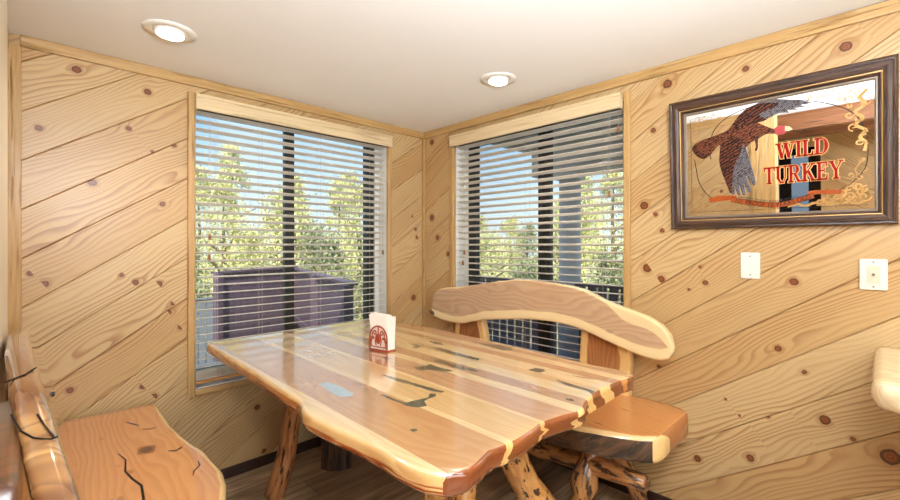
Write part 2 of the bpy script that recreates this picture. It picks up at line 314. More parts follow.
class MB:
    def __init__(s): s.v = []; s.f = []; s.mi = []; s.uv = []
    def quad(s, ids, uv=None, mi=0): s.f.append(ids); s.uv.append(uv or [(0, 0)]*len(ids)); s.mi.append(mi)
    def box(s, x0, x1, y0, y1, z0, z1, mi=0, bev=0, rot=None, piv=None):
        """box; uv runs along its longest side"""
        P = [(x, y, z) for x in (x0, x1) for y in (y0, y1) for z in (z0, z1)]
        d = (x1-x0, y1-y0, z1-z0); L = d.index(max(d)); oth = [i for i in range(3) if i != L]
        off = random.random()*7
        n = len(s.v)
        q = [Vector(p) for p in P]
        F = [(0, 1, 3, 2), (4, 6, 7, 5), (0, 4, 5, 1), (2, 3, 7, 6), (0, 2, 6, 4), (1, 5, 7, 3)]
        uvs = [[(P[i][L]+off, P[i][oth[0]]+P[i][oth[1]]+off) for i in f] for f in F]
        if rot is not None:
            pv = Vector(piv) if piv else sum(q, Vector())/8
            q = [rot @ (a-pv) + pv for a in q]
        s.v += q
        for f, u in zip(F, uvs): s.quad([n+i for i in f], u, mi)
    def tube(s, path, rad, seg=10, mi=0, noise=0, cap=True, dome=True):
        """tube through points with radii; rounded ends"""
        path = [Vector(p) for p in path]; rad = list(rad) if hasattr(rad, '__len__') else [rad]*len(path)
        if dome and cap:
            a = (path[0]-path[1]).normalized(); b = (path[-1]-path[-2]).normalized(); r0, r1 = rad[0], rad[-1]
            path = [path[0]+a*r0*.0, path[0]-a*r0*.12]+path[1:-1]+[path[-1]-b*r1*.12, path[-1]]; rad = [r0*.82, r0]+rad[1:-1]+[r1, r1*.82]
        n = len(s.v); ln = 0; off = random.random()*5
        t0 = (path[1]-path[0]).normalized(); ref = Vector((0, 0, 1)) if abs(t0.z) < .9 else Vector((1, 0, 0))
        X = t0.cross(ref).normalized(); ls = []
        for i, p in enumerate(path):
            t = (path[min(i+1, len(path)-1)]-path[max(i-1, 0)]).normalized()
            X = (X - t*X.dot(t)).normalized(); Y = t.cross(X)
            if i: ln += (p-path[i-1]).length
            ls.append(ln)
            for j in range(seg):
                a = 2*math.pi*j/seg; r = rad[i]*(1+(random.uniform(-noise, noise) if noise else 0))
                s.v.append(p+X*math.cos(a)*r+Y*math.sin(a)*r)
        for i in range(len(path)-1):
            for j in range(seg):
                j2 = (j+1) % seg; c = 2*math.pi*rad[i]
                s.quad([n+i*seg+j, n+i*seg+j2, n+(i+1)*seg+j2, n+(i+1)*seg+j], [(ls[i]+off, j/seg*c), (ls[i]+off, (j+1)/seg*c), (ls[i+1]+off, (j+1)/seg*c), (ls[i+1]+off, j/seg*c)], mi)
        if cap:
            s.quad([n+j for j in range(seg)][::-1], [(off, .01*j) for j in range(seg)], mi); k = n+(len(path)-1)*seg
            s.quad([k+j for j in range(seg)], [(off+.5, .01*j) for j in range(seg)], mi)
    def prism(s, pts, fn, d0, d1, mi=0):
        """2D polygon -> solid between depths d0 and d1; fn(a, b, d) -> point"""
        n = len(s.v); m = len(pts)
        for d in (d0, d1): s.v += [Vector(fn(a, b, d)) for a, b in pts]
        s.quad([n+i for i in range(m)][::-1], [(p[0], p[1]) for p in pts][::-1], mi); s.quad([n+m+i for i in range(m)], [(p[0], p[1]) for p in pts], mi)
        for i in range(m):
            j = (i+1) % m; s.quad([n+i, n+j, n+m+j, n+m+i], [(pts[i][0], pts[i][1]), (pts[j][0], pts[j][1]), (pts[j][0], pts[j][1]+.01), (pts[i][0], pts[i][1]+.01)], mi)
    def build(s, name, mats, parent=None, smooth=False, fix=True):
        o = link(name, s.v, s.f, mats, parent, s.mi, s.uv, smooth=smooth)
        if fix:
            bm = bmesh.new(); bm.from_mesh(o.data); bmesh.ops.recalc_face_normals(bm, faces=bm.faces); bm.to_mesh(o.data); bm.free()
        return o

def bevel(o, w=.002, seg=2):
    m = o.modifiers.new('bevel', 'BEVEL'); m.width = w; m.segments = seg; m.limit_method = 'ANGLE'; m.angle_limit = R(40); return o
def smooth_by(o, sub=1):
    m = o.modifiers.new('sub', 'SUBSURF'); m.levels = sub; m.render_levels = sub; return o
def thing(name, label, cat, loc=(0, 0, 0), group=None):
    o = bpy.data.objects.new(name, None); C.objects.link(o); o.location = loc; o['label'] = label; o['category'] = cat
    if group: o['group'] = group
    return o
def tag(o, label, cat, group=None):
    o['label'] = label; o['category'] = cat
    if group: o['group'] = group
    return o
def struct(o): o['kind'] = 'structure'; return o

def clip(poly, a, b, c):
    """keep a*x+b*y<=c"""
    out = []
    for i in range(len(poly)):
        p, q = poly[i], poly[(i+1) % len(poly)]; dp, dq = a*p[0]+b*p[1]-c, a*q[0]+b*q[1]-c
        if dp <= 0: out.append(p)
        if (dp < 0 < dq) or (dq < 0 < dp):
            t = dp/(dp-dq); out.append((p[0]+(q[0]-p[0])*t, p[1]+(q[1]-p[1])*t))
    return out if len(out) > 2 else []

def boards(rects, theta, pitch, off, knots, depth=.007, bw=.0035):
    """diagonal tongue-and-groove boards over wall rectangles (s, z); returns faces with uv/knot/board data and per-vertex height"""
    ct, st = math.cos(theta), math.sin(theta)
    V, F, UV, KV, AT = [], [], [], [], []
    ks = [(s*ct+z*st, -s*st+z*ct, r) for s, z, r in knots]
    cs = [(-s*st+z*ct) for x0, x1, z0, z1 in rects for s in (x0, x1) for z in (z0, z1)]
    k0 = math.floor((min(cs)-off)/pitch); k1 = math.ceil((max(cs)-off)/pitch)
    rnd = random.Random(5)
    for k_ in range(k0, k1):
        c0, c1 = off+k_*pitch, off+(k_+1)*pitch
        tone, seed, uo, vo = rnd.random(), rnd.random()*50, rnd.random()*20, rnd.random()*20
        mine = sorted([q for q in ks if c0 <= q[1] < c1])
        if not mine: mine = [(99, c0, .001)]
        cuts = [-99]+[(mine[i][0]+mine[i+1][0])/2 for i in range(len(mine)-1)]+[199]
        for (x0, x1, z0, z1) in rects:
            base = [(x0, z0), (x1, z0), (x1, z1), (x0, z1)]
            for lo, hi in ((c0, c0+bw), (c0+bw, c1-bw), (c1-bw, c1)):
                for i, kn in enumerate(mine):
                    p = clip(clip(base, -st, ct, hi), st, -ct, -lo)
                    if p: p = clip(p, ct, st, cuts[i+1])
                    if p: p = clip(p, -ct, -st, -cuts[i])
                    if not p: continue
                    n = len(V); uv = []; kv = []
                    for s, z in p:
                        u, c = s*ct+z*st, -s*st+z*ct
                        h = depth*max(0, min(1, (c-c0)/bw, (c1-c)/bw)); V.append((s, z, h))
                        uv.append((u+uo, c-c0+vo)); kv.append((u-kn[0], c-kn[1]))
                    F.append(list(range(n, n+len(p)))); UV.append(uv); KV.append(kv); AT.append([(tone, kn[2]*1.05, seed)]*len(p))
    return V, F, UV, KV, AT

def panel_wall(name, rects, theta, pitch, off, knots, fn, boxes):
    """fn(s, z, h) -> world; boxes = solid wall behind"""
    V, F, UV, KV, AT = boards(rects, theta, pitch, off, knots)
    V = [fn(*v) for v in V]; mi = [0]*len(F)
    b = MB()
    for q in boxes: b.box(*q)
    n = len(V); V += b.v
    for f, u in zip(b.f, b.uv): F.append([n+i for i in f]); UV.append(u); KV.append([(9, 9)]*4); AT.append([(0, 0, 0)]*4); mi.append(1)
    return struct(link(name, V, F, [M['pine'], M['backing']], None, mi, UV, KV, {'board': AT}))

def slab(name, st, h, fn, mats, parent=None, r=.02, side0=0, side1=0, ends=(0, 0), nx=6, na=4, rend=None, mat_fn=None):
    """slab lofted from stations (t, s0, s1[, ztop]); top at depth 0, bottom at -h; fn(t, s, n)->world. side0/side1/ends = material index"""
    rend = rend or r
    # refine stations at both ends so the ends are rounded over
    def lerp(t):
        if t <= st[0][0]: a = st[0]; return a[1], a[2]
        for a, b in zip(st, st[1:]):
            if t <= b[0]:
                q = (t-a[0])/(b[0]-a[0]); q = q*q*(3-2*q)*.5+q*.5
                return a[1]+(b[1]-a[1])*q, a[2]+(b[2]-a[2])*q
        return st[-1][1], st[-1][2]
    T0, T1 = st[0][0], st[-1][0]
    ts = []
    N = max(8, int((T1-T0)/.035))
    for i in range(5): ts.append(T0+rend*(1-math.cos(math.pi/2*i/4)))
    for i in range(1, N): ts.append(T0+rend+(T1-T0-2*rend)*i/N)
    for i in range(4, -1, -1): ts.append(T1-rend*(1-math.cos(math.pi/2*i/4)))
    rows = []
    for t in ts:
        d = min(t-T0, T1-t); ins = 0
        if d < rend: ins = rend-math.sqrt(max(0, rend*rend-(rend-d)**2))
        a, b = lerp(t); a += ins*1.0; b -= ins*1.0
        z0, z1 = -ins, -h+ins
        rr = min(r, (z0-z1)/2*.98)
        sec = []
        for i in range(nx+1): sec.append((a+rr+(b-a-2*rr)*i/nx, z0, 0))
        for i in range(1, na+1): q = math.pi/2*i/na; sec.append((b-rr+rr*math.sin(q), z0-rr+rr*math.cos(q), 1))
        for i in range(0, na+1): q = math.pi/2*i/na; sec.append((b-rr+rr*math.cos(q), z1+rr-rr*math.sin(q), 1))
        for i in range(1, nx+1): sec.append((b-rr-(b-a-2*rr)*i/nx, z1, 3))
        for i in range(1, na+1): q = math.pi/2*i/na; sec.append((a+rr-rr*math.sin(q), z1+rr-rr*math.cos(q), 2))
        for i in range(0, na): q = math.pi/2*i/na; sec.append((a+rr-rr*math.cos(q), z0-rr+rr*math.sin(q), 2))
        rows.append((t, a, b, sec))
    V, F, UV, AT, MI = [], [], [], [], []
    m = len(rows[0][3])
    for t, a, b, sec in rows: V += [fn(t, s, n) for s, n, _ in sec]
    def data(i, j): t, a, b, sec = rows[i]; s, n, _ = sec[j % m]; return (t, s+(-n-.0)*.6 if n < 0 else s), (s-a, b-s, min(1, -n/h) if h else 0)
    for i in range(len(rows)-1):
        for j in range(m):
            j2 = (j+1) % m
            q = [(i, j), (i, j2), (i+1, j2), (i+1, j)]
            F.append([a_*m+(b_ % m) for a_, b_ in q]); dd = [data(*x) for x in q]; UV.append([x[0] for x in dd]); AT.append([x[1] for x in dd])
            s0 = rows[i][3][j][2]; s1 = rows[i][3][j2][2]; part = s1 if s1 in (1, 2) else s0 if s0 in (1, 2) else 0
            dn = sum(rows[x][3][y % m][1] for x, y in q)/4
            deep = dn < -r*.45
            tm = (rows[i][0]+rows[i+1][0])/2
            endz = (tm-T0 < rend*.55, T1-tm < rend*.55)
            k_ = 0
            if part == 1 and deep: k_ = side1
            if part == 2 and deep: k_ = side0
            if endz[0] and ends[0]: k_ = ends[0]
            if endz[1] and ends[1]: k_ = ends[1]
            if mat_fn: k_ = mat_fn(k_, tm, part, deep, dn)
            MI.append(k_)
    for i, e_ in ((0, ends[0]), (len(rows)-1, ends[1])):
        ids = [i*m+j for j in range(m)]; ids = ids if i else ids[::-1]
        F.append(ids); dd = [data(i, j) for j in (range(m) if i else range(m-1, -1, -1))]; UV.append([x[0] for x in dd]); AT.append([x[1] for x in dd]); MI.append(e_)
    o = link(name, V, F, mats, parent, MI, UV, attrs={'edge': AT}, smooth=True)
    bm = bmesh.new(); bm.from_mesh(o.data); bmesh.ops.recalc_face_normals(bm, faces=bm.faces); bm.to_mesh(o.data); bm.free()
    return o

# ------------------------------------------------------------------ the shell of the room
H = 2.286
LK = [(-2.184,2.188,0.016),(-2.313,1.886,0.012),(-1.905,2.152,0.014),(-1.984,1.946,0.011),(-1.885,1.844,0.007),(-2.126,1.657,0.015),(-1.788,1.892,0.010),(-1.840,1.573,0.012),(-2.340,1.229,0.011),(-2.294,1.178,0.014),(-2.013,1.204,0.009),(-1.957,1.164,0.013),(-1.855,1.150,0.014),(-1.794,1.042,0.010),(-1.812,0.995,0.012),(-1.757,0.910,0.012),(-2.207,0.673,0.013),(-1.925,0.626,0.013),(-1.878,0.561,0.014),(-1.353,0.366,0.014),(-1.312,0.086,0.010),(-0.101,1.485,0.014),(-0.080,1.420,0.014),(-0.118,0.928,0.02),(-0.131,1.588,0.008)]
RK = [(-0.107,2.193,0.019),(-0.107,1.579,0.022),(-0.174,1.416,0.018),(-0.294,1.285,0.016),(-1.910,2.183,0.020),(-2.246,2.162,0.012),(-1.840,1.958,0.012),(-1.793,1.566,0.019),(-1.850,1.516,0.011),(-1.885,1.432,0.011),(-1.809,1.234,0.020),(-1.879,1.179,0.016),(-2.060,1.248,0.006),(-2.083,1.174,0.011),(-2.010,1.135,0.006),(-2.419,1.198,0.014),(-2.365,0.903,0.012),(-2.454,0.818,0.008),(-2.169,0.631,0.006),(-2.221,0.567,0.006),(-2.328,0.595,0.007),(-2.519,0.636,0.017),(-2.603,0.584,0.008),(-2.048,0.309,0.014),(-2.263,0.388,0.014),(-2.707,0.550,0.027),(-1.868,0.722,0.008),(-2.681,2.259,0.008),(-2.582,2.152,0.018)]
WZ0, WZ1 = .55, 2.165           # window openings
LX0, LX1 = -1.692, -.378; RY0, RY1 = -1.69, -.368
XW, YB = -4.6, -5.0             # far ends of the kitchen behind the camera
# left wall (y = 0)
panel_wall('wall_left', [(-2.44, LX0, 0, H), (LX0, LX1, 0, WZ0), (LX0, LX1, WZ1, H), (LX1, 0, 0, H)], R(33.7), .182, 2.937-.182*20, LK,
    lambda s, z, h: (s, -h, z), [(-2.6, LX0, .001, .16, -.1, H+.1), (LX0, LX1, .001, .16, -.1, WZ0), (LX0, LX1, .001, .16, WZ1, H+.1), (LX1, .16, .001, .16, -.1, H+.1)])
# right wall (x = 0): s runs along -y so that the boards climb the same way
panel_wall('wall_right', [(-RY1, -RY0, 0, WZ0), (-RY1, -RY0, WZ1, H), (0, -RY1, 0, H), (-RY0, -YB, 0, H)], R(34.4), .1785, .247-.1785*20, [(-y, z, r) for y, z, r in RK],
    lambda s, z, h: (-h, -s, z), [(.001, .16, YB-.1, RY0, -.1, H+.1), (.001, .16, RY0, RY1, -.1, WZ0), (.001, .16, RY0, RY1, WZ1, H+.1), (.001, .16, RY1, .001, -.1, H+.1)])
# short third wall beside the left bench
panel_wall('wall_third', [(0, 1.84, 0, H)], R(33.7), .182, .05, [(.3, 1.7, .014), (1.3, 1.9, .013), (1.5, 1.2, .012), (.9, 1.3, .014), (1.6, 1.6, .011)],
    lambda s, z, h: (-2.44+h, -s, z), [(-2.54, -2.441, -1.84, 0, -.1, H+.1)])
b = MB(); b.box(XW-.2, .16, YB-.2, .16, -.12, 0); struct(b.build('floor', M['floor']))
b = MB(); b.box(XW-.2, .3, YB-.2, .3, H, H+.12); struct(b.build('ceiling', M['ceiling']))
# kitchen walls: plain pine panelling, an added back window and a black framed glass door
KWX0, KWX1 = -3.6, -1.2
panel_wall('wall_back', [(-XW*-1, KWX0, 0, H), (KWX0, KWX1, 0, .6), (KWX0, KWX1, 2.05, H), (KWX1, 0, 0, H)], R(33.7), .182, .03, [],
    lambda s, z, h: (s, YB+h, z), [(XW-.1, KWX0, YB-.12, YB-.001, -.1, H), (KWX0, KWX1, YB-.12, YB-.001, -.1, .6), (KWX0, KWX1, YB-.12, YB-.001, 2.05, H), (KWX1, .15, YB-.12, YB-.001, -.1, H)])
DY0, DY1 = -2.15, -1.5
panel_wall('wall_kitchen', [(-YB*-1, DY0, 0, H), (DY0, DY1, 2.05, H), (DY1, -1.2, 0, H)], R(33.7), .182, .07, [(-2.2, 1.5, .015), (-1.7, 1.9, .014)],
    lambda s, z, h: (XW+h, s, z), [(XW-.12, XW-.001, YB-.1, DY0, -.1, H), (XW-.12, XW-.001, DY0, DY1, 2.05, H), (XW-.12, XW-.001, DY1, -1.1, -.1, H)])
panel_wall('wall_passage', [(XW, -2.54, 0, H)], R(33.7), .182, .11, [(-3.1, 1.5, .015), (-3.6, 1.2, .014)], lambda s, z, h: (s, -1.2-h, z), [(XW-.1, -2.54, -1.199, -1.1, -.1, H)])

b = MB(); b.box(-3.15, -2.98, YB, -1.21, H-.16, H-.001); struct(b.build('ceiling_beam', M['cabinet']))
b = MB(); b.box(-4.05, -3.88, YB, -1.21, H-.16, H-.001); struct(b.build('ceiling_beam', M['cabinet']))

def trim(name, *boxes):
    b = MB()
    for q in boxes: b.box(*q)
    return struct(bevel(b.build(name, M['trim']), .003))
trim('trim_1', (-2.372, -.022, -.024, -.006, H-.052, H-.001))          # ceiling moulding, left wall
trim('trim_2', (-.024, -.006, YB, -.0245, H-.054, H-.001))             # ceiling moulding, right wall
trim('trim_3', (-.030, -.0075, -.030, -.0075, .06, H-.055))            # inside corner strip
trim('trim_4', (-2.434, -2.368, -.020, -.006, .06, H-.052))            # left end post
trim('trim_5', (-2.434, -2.408, -1.8, -.026, H-.075, H-.001))          # ceiling moulding, third wall
trim('trim_6', (-2.56, -2.415, -2.02, -1.841, 0, H))                    # end cap of third wall
o = trim('trim_7', (-2.434, -2.398, -1.05, -.485, .62, H-.08)); o.data.materials[0] = M['plastic2']   # pale casing board on the third wall
def baseb(name, *q):
    b = MB(); b.box(*q); struct(bevel(b.build(name, M['base']), .004))
baseb('baseboard_left', -2.43, -.016, -.022, -.0075, 0, .062)
baseb('baseboard_right', -.022, -.0075, YB, -.0225, 0, .062)

# ------------------------------------------------------------------ windows: casing, reveal, dark sliding frames, glass
def window(n, lo, hi, fn, fixed, side_w=.03):
    """fn(s, d, z) world point: s along wall, d outwards (+) / into room (-)"""
    root = struct(bpy.data.objects.new('window_%d' % n, None)); C.objects.link(root)
    def bx(b, s0, s1, d0, d1, z0, z1, mi=0):
        p, q = fn(s0, d0, z0), fn(s1, d1, z1); b.box(*sum(((min(p[i], q[i]), max(p[i], q[i])) for i in range(3)), ()), mi)
    z0, z1 = WZ0, WZ1
    b = MB(); c = .034
    bx(b, lo-c, lo, -.026, -.006, z0-c, z1+c); bx(b, hi, hi+side_w, -.026, -.006, z0-c, z1+c)
    bx(b, lo, hi, -.026, -.006, z1, z1+c); bx(b, lo, hi, -.026, -.006, z0-c, z0)
    bx(b, lo-.006, lo+.004, -.022, .004, z0, z1); bx(b, hi-.004, hi+.006, -.022, .004, z0, z1)
    o = bevel(b.build('casing', M['trim'], root), .004)
    b = MB(); t = .006
    bx(b, lo, lo+t, .004, .158, z0, z1); bx(b, hi-t, hi, .004, .158, z0, z1); bx(b, lo, hi, .004, .158, z0, z0+t); bx(b, lo, hi, .004, .158, z1-t, z1)
    b.build('reveal', M['reveal'], root)
    f = .045; b = MB()
    L, Hh = lo+t, hi-t
    bx(b, L, L+.02, .10, .15, z0, z1); bx(b, Hh-.113, Hh-.040, .10, .15, z0, z1); bx(b, Hh-.040, Hh, .10, .15, z0, z1, 1); bx(b, L, Hh, .10, .15, z0+t, z0+.045); bx(b, L, Hh, .10, .15, z1-.045, z1-t)
    for s0, s1 in fixed: bx(b, s0, s1, .105, .14, z0, z1)
    b.build('window_frame', [M['frame_dark'], M['reveal']], root)
    b = MB(); bx(b, L, Hh, .122, .126, z0+.03, z1-.03); b.build('pane', M['glass'], root)
    return root
fl = lambda s, d, z: (s, d, z)
frr = lambda s, d, z: (d, s, z)
window(1, LX0, LX1, fl, [(-1.132, -1.068)])
window(2, RY0, RY1, frr, [(-1.078, -1.052), (-1.104, -1.086), (-1.145, -1.112)], side_w=.04)
# mirrored: dark jamb on the side nearest the corner
b = MB()
for z in (1.0,): pass
# kitchen window, unseen and added as a light source, and the door
wk = struct(bpy.data.objects.new('window_3', None)); C.objects.link(wk)
b = MB(); b.box(KWX0, KWX1, YB-.08, YB-.04, .6, .66); b.box(KWX0, KWX1, YB-.08, YB-.04, 1.99, 2.05)
for x in (KWX0, -2.43, KWX1-.06): b.box(x, x+.06, YB-.08, YB-.04, .6, 2.05)
b.build('window_frame', M['frame_dark'], wk)
b = MB(); b.box(KWX0-.08, KWX1+.08, YB+.008, YB+.03, .52, .6); b.box(KWX0-.08, KWX1+.08, YB+.008, YB+.03, 2.05, 2.13); b.box(KWX0-.08, KWX0, YB+.008, YB+.03, .6, 2.05); b.box(KWX1, KWX1+.08, YB+.008, YB+.03, .6, 2.05)
b.build('casing', M['trim'], wk)
b = MB(); b.box(KWX0, KWX1, YB-.062, YB-.058, .6, 2.05); b.build('pane', M['glass'], wk)
dk = struct(bpy.data.objects.new('door_1', None)); C.objects.link(dk)
b = MB()
for y in (DY0, -1.86, DY1-.12): b.box(XW-.09, XW-.04, y, y+.12, 0, 2.05)
b.box(XW-.09, XW-.04, DY0, DY1, 0, .08); b.box(XW-.09, XW-.04, DY0, DY1, 1.97, 2.05); b.build('door_frame', M['appliance'], dk)
b = MB(); b.box(XW-.067, XW-.063, DY0, DY1, .05, 2.0); b.build('pane', M['door_glass'], dk)

# ------------------------------------------------------------------ blinds
def blind(label, lo, hi, fn, cords, pulls, vend=(.012, .04), z_bot=.575):
    p0 = fn((lo+hi)/2, -.03, 2.2)
    root = thing('window_blind', label, 'window blind', p0, 'wooden slat blinds')
    def bx(b, s0, s1, d0, d1, z0, z1, mi=0):
        p, q = fn(s0, d0, z0), fn(s1, d1, z1); b.box(*sum(((min(p[i], q[i]), max(p[i], q[i])) for i in range(3)), ()), mi)
    b = MB(); s0, s1 = lo-vend[0], hi+vend[1]
    bx(b, s0, s1, -.062, -.048, 2.10, 2.186); bx(b, s0, s1, -.066, -.048, 2.168, 2.186); bx(b, s0, s1, -.065, -.048, 2.10, 2.112)
    bx(b, s0, s0+.012, -.048, -.027, 2.10, 2.186); bx(b, s1-.012, s1, -.048, -.027, 2.10, 2.186)
    bevel(b.build('valance', M['valance'], root), .003)
    b = MB(); bx(b, lo+.01, hi-.01, 0.006, .048, 2.124, 2.157); b.build('headrail', M['frame_dark'], root)
    b = MB(); tilt = R(12); hw = .0245; n = 0
    zs = []; z = 2.102
    while z > z_bot+.075: zs.append(z); z -= .0465
    for z in zs:
        for t0 in (0,):
            dx, dz = math.cos(tilt)*hw, math.sin(tilt)*hw
            n = len(b.v)
            for (d, w) in ((-1, .0), (0, .0018), (1, .0)):
                for th in (.0017, -.0017):
                    for s in (lo+.012, hi-.012): b.v.append(Vector(fn(s, .027+d*dx, z-d*dz+w+th)))
            # indices: station*4 + th*2 + side
            for i in range(2):
                a = n+i*4; c = a+4
                b.quad([a, a+1, c+1, c]); b.quad([a+2, c+2, c+3, a+3]); b.quad([a, c, c+2, a+2]); b.quad([a+1, a+3, c+3, c+1])
            b.quad([n, n+2, n+3, n+1]); b.quad([n+8, n+9, n+11, n+10])
    b.build('slats', M['blind'], root)
    b = MB(); zz = z_bot+.034
    for i in range(6): bx(b, lo+.012, hi-.012, .003, .051, zz+i*.0062, zz+i*.0062+.0028)
    b.build('gathered_slats', M['blind'], root)
    b = MB(); bx(b, lo+.012, hi-.012, .003, .051, z_bot, z_bot+.017); bx(b, lo+.012, hi-.012, .003, .051, z_bot+.020, z_bot+.031, 1); bevel(b.build('bottom_rail', [M['rail'], M['blind']], root), .002)
    for s in cords:
        b = MB()
        for d in (.001, .053): b.tube([fn(s, d, 2.115), fn(s, d, z_bot+.02)], .0009, 5, dome=False)
        b.build('ladder_cord', M['cord'], root)
    for s, z in pulls:
        c = MB(); c.tube([fn(s, -.006, 2.11), fn(s, -.006, z+.02)], .0011, 5, dome=False); pc = c.build('pull_cord', M['cord'], root)
        c = MB(); c.tube([fn(s, -.006, z+.02), fn(s, -.006, z+.012), fn(s, -.006, z-.016)], [.003, .007, .009], 8); t = c.build('tassel', M['tassel'], pc)
        t.parent = pc; t.matrix_parent_inverse = pc.matrix_parent_inverse.copy() if False else Matrix(); 
    return root
blind('cream slat blind with pale valance over the window behind the long table', LX0, LX1, fl, [-1.57, -1.32, -.93, -.50], [(-1.612, 1.40), (-1.617, 1.285), (-.42, 1.30)], vend=(.004, .008))
blind('cream slat blind with pale valance over the window behind the arched bench', RY0, RY1, frr, [-1.56, -1.02, -.46], [(-1.652, 2.0), (-1.60, 1.645), (-.47, 1.30), (-.455, 1.22)], vend=(-.002, .004))

# ------------------------------------------------------------------ recessed ceiling lights
def downlight(label, x, y, tiltv):
    r = thing('recessed_ceiling_light', label, 'ceiling light', (x, y, H), 'recessed ceiling lights')
    b = MB(); N = 40; prof = [(.100, H-.0005), (.099, H-.006), (.070, H-.008), (.062, H-.004), (.060, H-.001)]
    for rr, z in prof: b.v += [Vector((x+rr*math.cos(2*math.pi*i/N), y+rr*math.sin(2*math.pi*i/N), z)) for i in range(N)]
    for k_ in range(4):
        for i in range(N): j = (i+1) % N; b.quad([k_*N+i, k_*N+j, (k_+1)*N+j, (k_+1)*N+i])
    b.build('trim_ring', M['white_metal'], r, smooth=True)
    # swivelling eyeball, open at the bottom
    ax = Vector(tiltv).normalized(); X = ax.orthogonal().normalized(); Y = ax.cross(X); c0 = Vector((x, y, H-.001)) 
    b = MB(); pr = [(.061, -.03), (.0610, .0), (.060, .008), (.058, .014), (.055, .018), (.053, .017), (.0525, .014)]
    for rr, d in pr: b.v += [c0+ax*d+(X*math.cos(2*math.pi*i/N)+Y*math.sin(2*math.pi*i/N))*rr for i in range(N)]
    for k_ in range(len(pr)-1):
        for i in range(N): j = (i+1) % N; b.quad([k_*N+i, k_*N+j, (k_+1)*N+j, (k_+1)*N+i])
    b.build('eyeball', M['white_metal'], r, smooth=True)
    b = MB(); b.v += [c0+ax*.015+(X*math.cos(2*math.pi*i/N)+Y*math.sin(2*math.pi*i/N))*.0527 for i in range(N)]; b.quad(list(range(N)))
    b.build('lamp', M['glow'], r, fix=False)
    rot = (-ax).to_track_quat('Z', 'Y').to_euler()
    l = light('lamp_beam', 'SPOT', c0+ax*.045, rot, 20, (1, .92, .80), spot_size=R(120), spot_blend=.8, shadow_soft_size=.04)
    l.parent = r; l.matrix_parent_inverse = Matrix.Translation(-Vector(r.location))
downlight('lit recessed ceiling light above the left bench', -1.907, -.515, (-.05, -.06, -1))
downlight('lit recessed ceiling light near the right window', -.471, -1.173, (-.10, .02, -1))
# unseen round ceiling lamps added behind the camera to light the room
def added_lamp(label, x, y, e):
    kl = thing('added_ceiling_lamp', label, 'ceiling light', (x, y, H), 'added kitchen fill lamps')
    b = MB(); b.tube([(x, y, H-.001), (x, y, H-.02)], .20, 32, dome=False); b.build('base', M['white_metal'], kl)
    b = MB(); b.tube([(x, y, H-.02), (x, y, H-.05), (x, y, H-.07), (x, y, H-.08)], [.19, .18, .13, .03], 32, dome=False); b.build('shade', M['plastic'], kl, smooth=True)
    l = light('lamp_fill', 'AREA', (x, y, H-.085), (0, 0, 0), e, (1, .93, .84), shape='DISK', size=.36); l.parent = kl; l.matrix_parent_inverse = Matrix.Translation(-Vector(kl.location))
added_lamp('added round fill lamp on the unseen kitchen ceiling', -3.4, -3.1, 28)
added_lamp('added round fill lamp on the unseen ceiling beyond the counter', -1.1, -3.7, 22)

# ------------------------------------------------------------------ the table
TZ = .83
tb = thing('dining_table', 'long live-edge wooden dining table with dark green stone inlays and log legs', 'table', (-1.13, -1.05, 0))
L_e = [(-2.012,-1.63),(-1.995,-1.665),(-1.96,-1.685),(-1.92,-1.694),(-1.86,-1.697),(-1.79,-1.694),(-1.71,-1.698),(-1.64,-1.704),(-1.58,-1.714),(-1.50,-1.722),(-1.44,-1.724),(-1.40,-1.722),(-1.365,-1.712),(-1.33,-1.694),(-1.29,-1.686),(-1.2,-1.686),(-1.07,-1.682),(-.90,-1.676),(-.76,-1.674),(-.61,-1.672),(-.46,-1.670),(-.30,-1.668),(-.16,-1.664),(-.115,-1.655)]
R_e = [(-2.012,-.625),(-1.995,-.60),(-1.95,-.572),(-1.90,-.562),(-1.80,-.575),(-1.70,-.562),(-1.6,-.552),(-1.45,-.545),(-1.23,-.535),(-1.07,-.53),(-.93,-.525),(-.74,-.512),(-.55,-.513),(-.36,-.538),(-.20,-.548),(-.115,-.56)]
def interp(tab, t):
    if t <= tab[0][0]: return tab[0][1]
    for a, b_ in zip(tab, tab[1:]):
        if t <= b_[0]: return a[1]+(b_[1]-a[1])*(t-a[0])/(b_[0]-a[0])
    return tab[-1][1]
ys = sorted(set([a for a, _ in L_e]+[a for a, _ in R_e]+[-2.0+.05*i for i in range(38)]))
ys = [y for y in ys if -2.012 <= y <= -.115]
st = [(y, interp(L_e, y)-.004, interp(R_e, y)+.004) for y in ys]
